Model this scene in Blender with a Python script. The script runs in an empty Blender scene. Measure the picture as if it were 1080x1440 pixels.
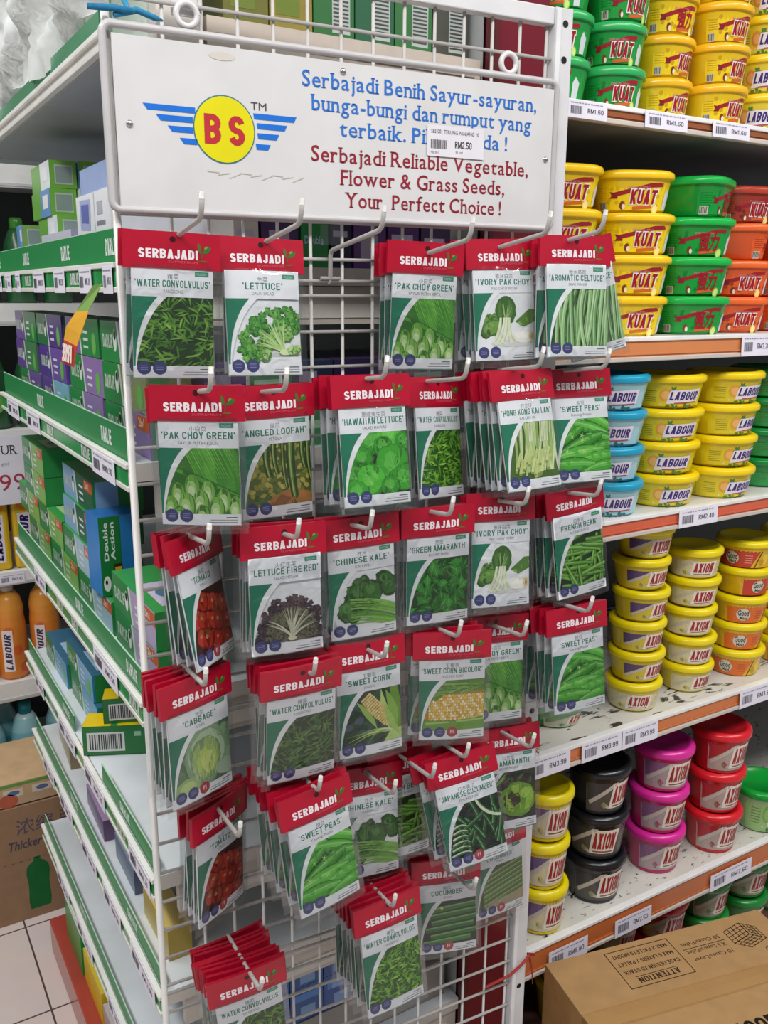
import bpy, bmesh, math, random
from mathutils import Matrix, Vector

# ------------------------------------------------------------------ camera, world, light, exposure
SC = bpy.context.scene
COL = SC.collection
CAMX = ((0.85649758, -0.51611837, 0.00580696), (-0.11727959, -0.20555687, -0.97159244), (0.50265037, 0.83148554, -0.23658911))
cam = bpy.data.cameras.new('camera')
cam.sensor_fit = 'VERTICAL'; cam.sensor_height = 24.0; cam.lens = 24.0 * 1267.5 / 1440.0
cam.clip_start = 0.02
camo = bpy.data.objects.new('camera', cam); COL.objects.link(camo)
r_, d_, f_ = CAMX
camo.matrix_world = Matrix(((r_[0], -d_[0], -f_[0], 0), (r_[1], -d_[1], -f_[1], 0), (r_[2], -d_[2], -f_[2], 1.5), (0, 0, 0, 1)))
SC.camera = camo
W_ = bpy.data.worlds.new('shop_ambience'); SC.world = W_; W_.use_nodes = True
W_.node_tree.nodes['Background'].inputs[0].default_value = (0.93, 0.96, 1.0, 1)
W_.node_tree.nodes['Background'].inputs[1].default_value = 0.24
def area(name, loc, rot, sx, sy, power, col=(1, 0.98, 0.96)):
    l = bpy.data.lights.new(name, 'AREA'); l.shape = 'RECTANGLE'; l.size = sx; l.size_y = sy; l.energy = power; l.color = col
    o = bpy.data.objects.new(name, l); COL.objects.link(o); o.location = loc; o.rotation_euler = rot
    return o
area('ceiling_tube_light', (0.2, -0.35, 2.95), (math.radians(12), 0, math.radians(-15)), 2.6, 0.16, 48)
area('ceiling_tube_light', (-0.75, 0.9, 2.95), (0, math.radians(-8), math.radians(90)), 2.6, 0.16, 34)
area('ceiling_tube_light', (2.2, -0.2, 2.95), (math.radians(10), 0, 0), 1.8, 0.16, 26)
area('ceiling_tube_light', (-0.2, 2.0, 2.95), (0, 0, 0), 1.6, 0.16, 14)
SC.view_settings.view_transform = 'Standard'; SC.view_settings.look = 'None'
SC.view_settings.gamma = 1.0; SC.view_settings.use_curve_mapping = False
SC.view_settings.exposure = 0.0
SC.cycles.transparent_max_bounces = 32

# ------------------------------------------------------------------ helpers
PI = math.pi
def lin(c):
    if isinstance(c, str): c = tuple(int(c[i:i + 2], 16) for i in (0, 2, 4))
    return tuple(((v / 255) / 12.92 if v / 255 <= 0.04045 else ((v / 255 + 0.055) / 1.055) ** 2.4) for v in c[:3])
def mix(a, b, t): return tuple(x + (y - x) * t for x, y in zip(a, b))

def pmat(name, rough=0.5, spec=0.5, metal=0.0, coat=0.0, noise=None, bump=None, rnoise=0.0):
    m = bpy.data.materials.new(name); m.use_nodes = True
    nt = m.node_tree; N = nt.nodes; L = nt.links
    b = N['Principled BSDF']; b.inputs['Roughness'].default_value = rough
    b.inputs['Specular IOR Level'].default_value = spec; b.inputs['Metallic'].default_value = metal
    b.inputs['Coat Weight'].default_value = coat; b.inputs['Coat Roughness'].default_value = 0.1
    a = N.new('ShaderNodeAttribute'); a.attribute_name = 'Col'
    tc = N.new('ShaderNodeTexCoord')
    last = a.outputs['Color']
    if noise:
        n = N.new('ShaderNodeTexNoise'); n.inputs['Scale'].default_value = noise[0]; n.inputs['Detail'].default_value = 4
        L.new(tc.outputs['Object'], n.inputs['Vector'])
        r = N.new('ShaderNodeMapRange'); r.inputs['From Min'].default_value = 0.3; r.inputs['From Max'].default_value = 0.7
        r.inputs['To Min'].default_value = 1 - noise[1]; r.inputs['To Max'].default_value = 1 + noise[1] * 0.5
        L.new(n.outputs['Fac'], r.inputs['Value'])
        x = N.new('ShaderNodeVectorMath'); x.operation = 'SCALE'
        L.new(last, x.inputs[0]); L.new(r.outputs['Result'], x.inputs['Scale']); last = x.outputs['Vector']
    L.new(last, b.inputs['Base Color'])
    if bump:
        n2 = N.new('ShaderNodeTexNoise'); n2.inputs['Scale'].default_value = bump[0]; n2.inputs['Detail'].default_value = 3
        L.new(tc.outputs['Object'], n2.inputs['Vector'])
        bp = N.new('ShaderNodeBump'); bp.inputs['Strength'].default_value = bump[1]; bp.inputs['Distance'].default_value = 0.002
        L.new(n2.outputs['Fac'], bp.inputs['Height']); L.new(bp.outputs['Normal'], b.inputs['Normal'])
    return m

def dirty_mat(name, scale, thresh, dark, stretch=(1, 1, 1)):
    """white painted steel with black worn specks that belong to the surface"""
    m = pmat(name, 0.4, 0.5, noise=(9, 0.08))
    nt = m.node_tree; N = nt.nodes; L = nt.links; b = N['Principled BSDF']
    src = b.inputs['Base Color'].links[0].from_socket
    tc = N.new('ShaderNodeTexCoord'); mp = N.new('ShaderNodeMapping'); mp.inputs['Scale'].default_value = stretch
    L.new(tc.outputs['Object'], mp.inputs['Vector'])
    n = N.new('ShaderNodeTexNoise'); n.inputs['Scale'].default_value = scale; n.inputs['Detail'].default_value = 6; n.inputs['Roughness'].default_value = 0.65
    n.inputs['Distortion'].default_value = 0.6
    L.new(mp.outputs['Vector'], n.inputs['Vector'])
    cr = N.new('ShaderNodeValToRGB'); cr.color_ramp.elements[0].position = thresh; cr.color_ramp.elements[1].position = thresh + 0.03
    L.new(n.outputs['Fac'], cr.inputs['Fac'])
    mx = N.new('ShaderNodeMix'); mx.data_type = 'RGBA'
    L.new(cr.outputs['Color'], mx.inputs['Factor']); L.new(src, mx.inputs['A']); mx.inputs['B'].default_value = (*dark, 1)
    L.new(mx.outputs['Result'], b.inputs['Base Color'])
    return m

def film_mat(name, tint, gloss, rough, bscale, bstr, milk=0.0):
    m = bpy.data.materials.new(name); m.use_nodes = True
    nt = m.node_tree; N = nt.nodes; L = nt.links
    N.remove(N['Principled BSDF'])
    out = N['Material Output']
    tr = N.new('ShaderNodeBsdfTransparent'); tr.inputs[0].default_value = (*tint, 1)
    gl = N.new('ShaderNodeBsdfGlossy'); gl.inputs['Roughness'].default_value = rough
    tc = N.new('ShaderNodeTexCoord'); n = N.new('ShaderNodeTexNoise'); n.inputs['Scale'].default_value = bscale; n.inputs['Detail'].default_value = 2
    n.inputs['Distortion'].default_value = 1.0
    L.new(tc.outputs['Object'], n.inputs['Vector'])
    bp = N.new('ShaderNodeBump'); bp.inputs['Strength'].default_value = bstr; bp.inputs['Distance'].default_value = 0.004
    L.new(n.outputs['Fac'], bp.inputs['Height']); L.new(bp.outputs['Normal'], gl.inputs['Normal'])
    lw = N.new('ShaderNodeLayerWeight'); lw.inputs['Blend'].default_value = 0.25; L.new(bp.outputs['Normal'], lw.inputs['Normal'])
    mr = N.new('ShaderNodeMapRange'); mr.inputs['To Min'].default_value = gloss; mr.inputs['To Max'].default_value = min(1, gloss + 0.5)
    L.new(lw.outputs['Fresnel'], mr.inputs['Value'])
    ms = N.new('ShaderNodeMixShader'); L.new(mr.outputs['Result'], ms.inputs[0]); L.new(tr.outputs[0], ms.inputs[1]); L.new(gl.outputs[0], ms.inputs[2])
    last = ms.outputs[0]
    if milk:
        df = N.new('ShaderNodeBsdfDiffuse'); df.inputs[0].default_value = (0.93, 0.96, 0.94, 1)
        m2 = N.new('ShaderNodeMixShader'); m2.inputs[0].default_value = milk
        L.new(last, m2.inputs[1]); L.new(df.outputs[0], m2.inputs[2]); last = m2.outputs[0]
    L.new(last, out.inputs['Surface'])
    return m

M = dict(
    print=pmat('printed_card', 0.42, 0.4, noise=(60, 0.04)),
    header=pmat('glossy_red_card', 0.28, 0.5, noise=(40, 0.06), bump=(30, 0.25)),
    sleeve=film_mat('clear_sleeve', (0.965, 0.975, 0.975), 0.055, 0.12, 38, 0.6),
    wrap=film_mat('crinkled_wrap', (0.95, 0.98, 0.97), 0.25, 0.12, 30, 1.0, 0.62),
    paint=pmat('white_enamel', 0.35, 0.5, noise=(14, 0.1), bump=(90, 0.12)),
    shelf=pmat('shelf_enamel', 0.4, 0.5, noise=(8, 0.12)),
    worn=dirty_mat('worn_shelf_enamel', 26, 0.565, (0.05, 0.045, 0.04), (0.6, 1.6, 1)),
    speck=dirty_mat('specked_shelf_enamel', 70, 0.60, (0.03, 0.03, 0.03), (0.7, 1.4, 1)),
    plastic=pmat('glossy_plastic', 0.25, 0.5, noise=(20, 0.05)),
    tubwall=pmat('tub_wall_plastic', 0.22, 0.55, noise=(25, 0.06)),
    label=pmat('tub_label', 0.3, 0.5, noise=(60, 0.05)),
    carton=pmat('toothpaste_carton', 0.3, 0.5, noise=(50, 0.05)),
    kraft=pmat('corrugated_kraft', 0.75, 0.2, noise=(30, 0.1), bump=(120, 0.2)),
    rail=pmat('price_rail_plastic', 0.2, 0.5, noise=(12, 0.06)),
    paper=pmat('tag_paper', 0.5, 0.3, noise=(40, 0.04)),
    sign=pmat('sign_enamel', 0.3, 0.4, noise=(18, 0.05)),
    steel=pmat('bright_steel', 0.25, 0.5, metal=1.0, noise=(50, 0.1)),
    string=pmat('twine', 0.7, 0.2, noise=(200, 0.2)),
    wall=pmat('wall_paint', 0.6, 0.3, noise=(5, 0.06)),
)

class MB:
    def __init__(s): s.v = []; s.f = []; s.c = []; s.sm = []
    def add(s, V, F, col, smooth=False):
        if isinstance(col, (str, list)) or (isinstance(col, tuple) and max(col) > 1.0): col = lin(col)
        o = len(s.v); s.v.extend(V)
        for q in F: s.f.append(tuple(i + o for i in q)); s.c.append(col); s.sm.append(smooth)
    def poly(s, P, col): s.add(list(P), [tuple(range(len(P)))], col)
    def box(s, a, b, col, faces=None):
        x0, y0, z0 = a; x1, y1, z1 = b
        V = [(x0, y0, z0), (x1, y0, z0), (x1, y1, z0), (x0, y1, z0), (x0, y0, z1), (x1, y0, z1), (x1, y1, z1), (x0, y1, z1)]
        F = {'-z': (0, 3, 2, 1), '+z': (4, 5, 6, 7), '-y': (0, 1, 5, 4), '+x': (1, 2, 6, 5), '+y': (2, 3, 7, 6), '-x': (3, 0, 4, 7)}
        o = len(s.v); s.v.extend(V)
        for k, q in F.items():
            c = (faces or {}).get(k, col)
            s.f.append(tuple(i + o for i in q)); s.c.append(lin(c)); s.sm.append(False)
    def tube(s, P, r, col, n=8, cap=True):
        P = [Vector(p) for p in P]; rr = r if isinstance(r, (list, tuple)) else [r] * len(P)
        V = []; up = None
        for i, p in enumerate(P):
            t = (P[min(i + 1, len(P) - 1)] - P[max(i - 1, 0)]).normalized()
            if up is None: up = Vector((0, 0, 1)) if abs(t.z) < 0.9 else Vector((1, 0, 0))
            a = t.cross(up)
            if a.length < 1e-4: a = t.orthogonal()
            a.normalize(); b = a.cross(t).normalized(); up = b
            for k in range(n):
                w = 2 * PI * k / n; V.append(tuple(p + (a * math.cos(w) + b * math.sin(w)) * rr[i]))
        F = []
        for i in range(len(P) - 1):
            for k in range(n):
                F.append((i * n + k, i * n + (k + 1) % n, (i + 1) * n + (k + 1) % n, (i + 1) * n + k))
        s.add(V, F, col, True)
        if cap:
            o = len(s.v) - len(V)
            for base in (0, (len(P) - 1) * n):
                s.f.append(tuple(o + base + k for k in range(n))); s.c.append(lin(col) if not isinstance(col, tuple) or max(col) > 1 else col); s.sm.append(False)
    def lathe(s, prof, col, n=40, c=(0, 0), sq=None, cols=None):
        V = []
        for r, z in prof:
            for k in range(n):
                w = 2 * PI * k / n; q = r * (sq(w) if sq else 1.0)
                V.append((c[0] + q * math.cos(w), c[1] + q * math.sin(w), z))
        o0 = len(s.v); s.v.extend(V)
        for i in range(len(prof) - 1):
            cc = lin(cols[i]) if cols else lin(col)
            for k in range(n):
                s.f.append(tuple(j + o0 for j in (i * n + k, i * n + (k + 1) % n, (i + 1) * n + (k + 1) % n, (i + 1) * n + k)))
                s.c.append(cc); s.sm.append(True)
    def text(s, T, fn, col, off=(0, 0), align='L'):
        V, F, w = T
        dx = off[0] - (w / 2 if align == 'C' else w if align == 'R' else 0)
        out = []
        for p in V:
            x, y = p[0] + dx, p[1] + off[1]; q = Vector(fn(x, y))
            if len(p) > 2 and p[2]:
                n = (Vector(fn(x + 1e-4, y)) - q).cross(Vector(fn(x, y + 1e-4)) - q).normalized(); q = q + n * (p[2] * 2.5e-5)
            out.append(tuple(q))
        s.add(out, F, col)
    def mesh(s, name, mat, cuts=None, bendfn=None):
        me = bpy.data.meshes.new(name); me.from_pydata(s.v, [], s.f)
        at = me.color_attributes.new('Col', 'FLOAT_COLOR', 'CORNER')
        buf = []
        for p, c in zip(me.polygons, s.c): buf.extend((c[0], c[1], c[2], 1.0) * p.loop_total)
        at.data.foreach_set('color', buf)
        me.polygons.foreach_set('use_smooth', s.sm)
        if cuts or bendfn:
            bm = bmesh.new(); bm.from_mesh(me)
            for x in cuts or ():
                bmesh.ops.bisect_plane(bm, geom=bm.verts[:] + bm.edges[:] + bm.faces[:], plane_co=(x, 0, 0), plane_no=(1, 0, 0), dist=1e-7)
            if bendfn:
                for v in bm.verts: v.co = bendfn(v.co)
            bm.to_mesh(me); bm.free()
        me.materials.append(mat); me.update()
        return me
    def build(s, name, mat, parent=None, **k):
        return obj(name, s.mesh(name, mat, **k), parent)

def obj(name, me, parent=None, loc=None):
    o = bpy.data.objects.new(name, me); COL.objects.link(o)
    if parent: o.parent = parent
    if loc: o.location = loc
    return o
def tag(o, label, cat, group=None):
    o['label'] = label; o['category'] = cat
    if group: o['group'] = group
    return o
def thing(name, label, cat, loc=(0, 0, 0), rz=0.0, group=None, mw=None):
    o = bpy.data.objects.new(name, None); COL.objects.link(o); o.empty_display_size = 0.05
    if mw is not None: o.matrix_world = mw
    else: o.location = loc; o.rotation_euler = (0, 0, rz)
    return tag(o, label, cat, group)
def struct(o): o['kind'] = 'structure'; return o
def bevel(o, w, n=2):
    m = o.modifiers.new('bevel', 'BEVEL'); m.width = w; m.segments = n; m.limit_method = 'ANGLE'; return o

ORD = ['zeroth', 'first', 'second', 'third', 'fourth', 'fifth', 'sixth', 'seventh', 'eighth', 'ninth', 'tenth', 'eleventh', 'twelfth', 'thirteenth']

# ---- lettering: built-in font outlines turned into flat polygons
_tc = {}
def rawtext(body, bold=0.0, shear=0.0, res=2):
    k = (body, bold, shear, res)
    if k in _tc: return _tc[k]
    cu = bpy.data.curves.new('t', 'FONT'); cu.body = body; cu.size = 1; cu.offset = bold; cu.shear = shear; cu.resolution_u = res; cu.fill_mode = 'FRONT'
    o = bpy.data.objects.new('t', cu); COL.objects.link(o)
    dg = bpy.context.evaluated_depsgraph_get()
    me = bpy.data.meshes.new_from_object(o.evaluated_get(dg))
    V = [(v.co.x, v.co.y) for v in me.vertices]; F = [tuple(p.vertices) for p in me.polygons]
    bpy.data.objects.remove(o); bpy.data.curves.remove(cu); bpy.data.meshes.remove(me)
    _tc[k] = (V, F); return _tc[k]
CAP = max(y for x, y in rawtext('H')[0]); XH = max(y for x, y in rawtext('x')[0]); ASC = max(y for x, y in rawtext('d')[0])
def T(body, cap, width=None, bold=0.0, shear=0.0, serif=False, res=2, track=0.0):
    """flat text scaled to a cap height and, if given, to a width: (verts, faces, width)"""
    if serif:
        V = []; F = []; x = 0.0
        for ch in body:
            if ch == ' ': x += 0.24; continue
            v, f = rawtext(ch, bold, 0, 3)
            x0 = min(p[0] for p in v); x1 = max(p[0] for p in v)
            o = len(V); V += [(p[0] - x0 + x, p[1]) for p in v]; F += [tuple(i + o for i in q) for q in f]
            ec = {}
            rnd = [(round(p[0], 3), round(p[1], 3)) for p in v]
            for q in f:
                for a, b in zip(q, q[1:] + q[:1]):
                    e = tuple(sorted((rnd[a], rnd[b]))); ec[e] = ec.get(e, 0) + 1
            for (a, b), n in ec.items():
                if n == 1 and abs(a[1] - b[1]) < 0.012 and 0.05 < abs(a[0] - b[0]) < 0.2 and ch.isalpha():
                    for lv, sg in ((-bold, 1), (XH + bold, -1), (CAP + bold, -1), (ASC + bold, -1)):
                        if abs(a[1] - lv) < 0.03:
                            o = len(V); xa = min(a[0], b[0]) - x0 + x - 0.055; xb = max(a[0], b[0]) - x0 + x + 0.055
                            V += [(xa, lv), (xb, lv), (xb, lv + sg * 0.05), (xa, lv + sg * 0.05)]; F.append((o, o + 1, o + 2, o + 3)); break
            x += x1 - x0 + 0.10
    else:
        V, F = rawtext(body, bold, shear, res)
    x0 = min(p[0] for p in V); x1 = max(p[0] for p in V)
    sy = cap / CAP; sx = (width / (x1 - x0)) if width else sy
    return [((x - x0) * sx, y * sy) for x, y in V], F, (x1 - x0) * sx
def _arc(cx, cy, rx, ry, a0, a1, n=8): return [(cx + rx * math.cos(math.radians(a0 + (a1 - a0) * i / n)), cy + ry * math.sin(math.radians(a0 + (a1 - a0) * i / n))) for i in range(n + 1)]
def block_glyph(ch, w, h):
    """centre lines of a condensed block capital in a box w wide and 1 high; h is half the stroke"""
    L, R, c = h, w - h, w / 2; rx = c - h; r = min(rx, .5 - h); q = (1 - 2 * h) / 4; k = w * .48; br = R - k; g = h * 1.1
    stem = [(L, 0), (L, 1)]
    up = [(L, 1 - h), (k, 1 - h)] + _arc(k, .755 - h * .5, br, .245 - h * .5, 90, -90)[1:] + [(L, .51)]
    lo = [(k, .51)] + _arc(k, .255 + h * .5, br, .255 - h * .5, 90, -90)[1:] + [(L, h)]
    top = _arc(c, 1 - h - r, rx, r, 0, 180); bot = _arc(c, h + r, rx, r, 180, 360)
    G = {'A': [('d', g, 0, c, 1), ('d', w - g, 0, c, 1), [(w * .24, .27), (w * .76, .27)]], 'B': [stem, up, lo],
         'C': [[(R, .66)] + top + bot + [(R, .34)]], 'D': [stem, [(L, 1 - h), (k, 1 - h)] + _arc(k, .72, br, .28 - h, 90, 0) + _arc(k, .28, br, .28 - h, 0, -90) + [(L, h)]],
         'E': [stem, [(L, 1 - h), (w, 1 - h)], [(L, .51), (w * .93, .51)], [(L, h), (w, h)]], 'F': [stem, [(L, 1 - h), (w, 1 - h)], [(L, .5), (w * .9, .5)]],
         'G': [[(R, .68)] + top + bot + [(R, .46), (c, .46)]], 'H': [stem, [(R, 0), (R, 1)], [(L, .52), (R, .52)]], 'I': [[(c, 0), (c, 1)]],
         'J': [[(R, 1), (R, h + r)] + bot[::-1][1:] + [(L, .32)]], 'K': [stem, ('d', L + h * .6, .36, w - g, 1), ('d', w * .42, .55, w - g, 0)], 'L': [stem, [(L, h), (w, h)]],
         'M': [stem, [(R, 0), (R, 1)], ('d', L, 1, c, .1), ('d', R, 1, c, .1)], 'N': [stem, [(R, 0), (R, 1)], ('d', L, 1, R, 0)],
         'O': [[(R, .5)] + top + bot + [(R, .5)]], 'P': [stem, up], 'Q': [[(R, .5)] + top + bot + [(R, .5)], ('d', w * .6, .25, w - h, 0)], 'R': [stem, up, ('d', w * .50, .5, w - g, 0)],
         'S': [_arc(c, 1 - h - q, rx, q, 12, 262) + _arc(c, h + q, rx, q, 82, -168)], 'T': [[(c, 0), (c, 1 - 2 * h)], [(0, 1 - h), (w, 1 - h)]], 'U': [[(L, 1)] + bot + [(R, 1)]],
         'V': [('d', g, 1, c, 0), ('d', w - g, 1, c, 0)], 'W': [('d', g, 1, w * .29, 0), ('d', c, .95, w * .29, 0), ('d', c, .95, w * .71, 0), ('d', w - g, 1, w * .71, 0)], 'X': [('d', g, 0, w - g, 1), ('d', g, 1, w - g, 0)],
         'Y': [('d', g, 1, c, .42), ('d', w - g, 1, c, .42), [(c, 0), (c, .5)]], 'Z': [[(0, 1 - h), (w, 1 - h)], [(0, h), (w, h)], ('d', g, h, w - g, 1 - h)],
         '0': [[(R, .5)] + top + bot + [(R, .5)]], '1': [[(c, 0), (c, 1)], ('d', w * .2, .74, c, .98)], '2': [_arc(c, 1 - h - q, rx, q, 165, -40) + [(L, h), (w, h)]],
         '3': [_arc(c, 1 - h - q, rx, q, 160, -85), _arc(c, h + q, rx, q, 85, -160)], '4': [[(R - w * .1, 0), (R - w * .1, 1)], ('d', L + h * .5, .25, R - w * .1, 1), [(0, .27), (w, .27)]],
         '5': [[(w * .95, 1 - h), (L, 1 - h), (L, .52)] + _arc(c, .30, rx, .30 - h, 110, -160)], '6': [[(R, .8)] + top[2:] + [(L, .3)] + _arc(c, .30, rx, .30 - h, 180, 520)],
         '7': [[(0, 1 - h), (w, 1 - h)], ('d', w * .35, 0, w - g, 1 - h)], '8': [_arc(c, 1 - h - q, rx, q, -90, 270, 14), _arc(c, h + q, rx, q, 90, 450, 14)], '9': [_arc(c, .70, rx, .30 - h, 0, 360, 14), [(R, .7), (R, h + r)] + bot[::-1][2:] + [(L, .2)]],
         "'": [[(c, .74), (c, 1)]], '.': [[(c, 0), (c, 2 * h)]], '/': [('d', g, 0, w - g, 1)], '-': [[(L, .42), (R, .42)]]}
    return G.get(ch)
WID = {'I': .26, "'": .2, '.': .22, 'M': .74, 'W': .84, ' ': .26, '1': .36, 'J': .46, 'L': .46, 'E': .47, 'F': .46, 'T': .5, '/': .4}
def TB(body, cap, width=None, sw=.17, shear=0.0, gap=.10, wide=1.0):
    """block capitals built from mitred strokes: (verts with layer, faces, width)"""
    V = []; F = []; x = 0.0; h = sw / 2
    for ch in body:
        w = WID.get(ch, .54) * wide
        if ch != ' ':
            for li, P in enumerate(block_glyph(ch, w, h) or []):
                if P[0] == 'd':
                    o = len(V); _, xa, ya, xb, yb = P; F.append((o, o + 1, o + 2, o + 3)); V += [(x + xa - h * 1.1, ya, li), (x + xa + h * 1.1, ya, li), (x + xb + h * 1.1, yb, li), (x + xb - h * 1.1, yb, li)]; continue
                P = [p for i, p in enumerate(P) if i == 0 or math.hypot(p[0] - P[i - 1][0], p[1] - P[i - 1][1]) > 1e-4]
                n = len(P); o = len(V); closed = math.hypot(P[0][0] - P[-1][0], P[0][1] - P[-1][1]) < 1e-3
                for i in range(n):
                    a = P[i - 1] if i else (P[-2] if closed else None); b = P[i + 1] if i < n - 1 else (P[1] if closed else None); p = P[i]
                    def nrm(u, v): d = math.hypot(v[0] - u[0], v[1] - u[1]); return (-(v[1] - u[1]) / d, (v[0] - u[0]) / d)
                    if a is None: m = nrm(p, b); k = 1
                    elif b is None: m = nrm(a, p); k = 1
                    else:
                        n1, n2 = nrm(a, p), nrm(p, b); m = (n1[0] + n2[0], n1[1] + n2[1]); d = math.hypot(*m) or 1; m = (m[0] / d, m[1] / d); k = min(1.9, 1 / max(.3, m[0] * n1[0] + m[1] * n1[1]))
                    for sg in (1, -1): V.append((x + p[0] + sg * h * k * m[0], min(1.0, max(0.0, p[1] + sg * h * k * m[1])), li))
                F += [(o + 2 * i, o + 2 * i + 1, o + 2 * i + 3, o + 2 * i + 2) for i in range(n - 1)]
        x += w + gap * (0 if ch == ' ' else 1)
    V = [(a + shear * b, b, l) for a, b, l in V]; x0 = min(v[0] for v in V); x1 = max(v[0] for v in V)
    sx = width / (x1 - x0) if width else cap
    return [((a - x0) * sx, b * cap, l) for a, b, l in V], F, (x1 - x0) * sx
def cutT(t, step):
    V, F, w = t
    me = bpy.data.meshes.new('c'); me.from_pydata([(p[0], p[1], p[2] if len(p) > 2 else 0) for p in V], [], F)
    bm = bmesh.new(); bm.from_mesh(me); x = step
    while x < w:
        bmesh.ops.bisect_plane(bm, geom=bm.verts[:] + bm.edges[:] + bm.faces[:], plane_co=(x, 0, 0), plane_no=(1, 0, 0)); x += step
    bm.verts.index_update()
    r = ([(v.co.x, v.co.y, v.co.z) for v in bm.verts], [tuple(v.index for v in f.verts) for f in bm.faces], w)
    bm.free(); bpy.data.meshes.remove(me); return r
def fX(x, y0, z0): return lambda s, t: (x, y0 - s, z0 + t)      # a face seen from the -x side
def fY(y, x0, z0): return lambda s, t: (x0 + s, y, z0 + t)      # a face seen from the -y side
def rect(mb, fn, s0, t0, s1, t1, col): mb.poly([fn(s0, t0), fn(s1, t0), fn(s1, t1), fn(s0, t1)], col)
def bars(mb, fn, s0, t0, s1, t1, col='2a2a30', seed=1, n=12):
    R = random.Random(seed); s = s0
    while s < s1:
        w = (s1 - s0) / n * R.uniform(0.3, 0.8); rect(mb, fn, s, t0, min(s + w, s1), t1, col); s += w + (s1 - s0) / n * R.uniform(0.3, 0.6)

# ------------------------------------------------------------------ the setting: tiled floor, back wall
def floor_mat():
    m = bpy.data.materials.new('floor_tiles'); m.use_nodes = True
    nt = m.node_tree; N = nt.nodes; L = nt.links; b = N['Principled BSDF']; b.inputs['Roughness'].default_value = 0.22
    tc = N.new('ShaderNodeTexCoord'); mp = N.new('ShaderNodeMapping'); mp.inputs['Location'].default_value = (-0.236, -1.757, 0)
    L.new(tc.outputs['Object'], mp.inputs['Vector'])
    br = N.new('ShaderNodeTexBrick'); br.offset = 0.0; br.inputs['Scale'].default_value = 1.0
    br.inputs['Brick Width'].default_value = 0.3; br.inputs['Row Height'].default_value = 0.3; br.inputs['Mortar Size'].default_value = 0.0022
    br.inputs['Color1'].default_value = (*lin('dccfcb'), 1); br.inputs['Color2'].default_value = (*lin('d8cac6'), 1); br.inputs['Mortar'].default_value = (*lin('5a4a48'), 1)
    L.new(mp.outputs['Vector'], br.inputs['Vector'])
    n = N.new('ShaderNodeTexNoise'); n.inputs['Scale'].default_value = 12; L.new(tc.outputs['Object'], n.inputs['Vector'])
    mx = N.new('ShaderNodeMix'); mx.data_type = 'RGBA'; mx.blend_type = 'MULTIPLY'; mx.inputs['Factor'].default_value = 0.12
    L.new(br.outputs['Color'], mx.inputs['A']); L.new(n.outputs['Color'], mx.inputs['B']); L.new(mx.outputs['Result'], b.inputs['Base Color'])
    return m
mb = MB(); mb.poly([(-4, -2.5, 0), (5, -2.5, 0), (5, 4, 0), (-4, 4, 0)], 'dccfcb'); struct(mb.build('floor', floor_mat()))
mb = MB(); mb.box((-4, 3.4, 0), (5, 3.5, 3.0), 'b9bdbd'); struct(mb.build('wall_back', M['wall']))

# ------------------------------------------------------------------ price tags
def tag_mesh(price, w, h, seed):
    mb = MB(); fn = fY(0, 0, 0)
    mb.box((0, 0.0, 0), (w, 0.0006, h), 'e9e6f2')
    f2 = fY(-0.0003, 0, 0)
    R = random.Random(seed); s = w * 0.08
    while s < w * 0.9:
        q = w * R.uniform(0.03, 0.09); rect(mb, f2, s, h * 0.82, min(s + q, w * .93), h * 0.88, '9a98a8'); s += q + w * 0.02
    bars(mb, f2, w * 0.08, h * 0.22, w * 0.36, h * 0.68, '4a4a58', seed, 10)
    mb.text(TB(price, h * 0.27, w * 0.40, .13), f2, '4a4858', (w * 0.5, h * 0.33))
    return mb.mesh('price_tag', M['paper'])

# ------------------------------------------------------------------ the shelving at the right
YF = 1.02
GX0, GX1 = 0.895, 2.75
mb = MB(); mb.box((0.885, 1.50, 0.0), (GX1, 1.53, 2.25), '3c4244')
fr = thing('gondola_frame', 'grey steel back panel and base of the long shelving at right', 'shelving frame')
mb.build('back_panel', M['shelf'], fr)
mb = MB(); mb.box((0.895, 1.06, 0.0), (GX1, 1.49, 0.085), '6d4a40'); mb.build('base_plinth', M['shelf'], fr)
red = thing('end_upright', 'dark red upright end panel behind the right edge of the wire rack', 'upright')
mb = MB(); mb.box((0.795, 1.035, 0.0), (0.884, 1.95, 2.2), '701c29'); bevel(mb.build('panel', M['rail'], red), 0.004)
mb = MB(); mb.box((0.788, 1.03, 0.0), (0.795, 1.05, 2.2), '5a2226'); mb.build('edge_strip', M['rail'], red)
SHELVES = {'A': (1.762, 1.737), 'B': (1.434, 1.397), 'C': (1.142, 1.109), 'D': (0.757, 0.719), 'E': (0.381, 0.324)}
SNAME = {'A': 'top', 'B': 'second', 'C': 'third', 'D': 'fourth', 'E': 'fifth', 'F': 'lowest'}
SDESC = {'A': 'white shelf with brown price rail above the red-and-yellow tubs at top right',
         'B': 'white shelf with orange rail under the oval yellow and green tubs',
         'C': 'white shelf with salmon-red rail under the squat yellow and blue tubs',
         'D': 'stained white shelf with orange rail under the yellow tub stacks',
         'E': 'black-specked white shelf with orange rail under the black and magenta tubs'}
RAILC = {'A': '9a5b39', 'B': 'd98a55', 'C': 'd9694a', 'D': 'd07a45', 'E': 'c86f3c'}
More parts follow.
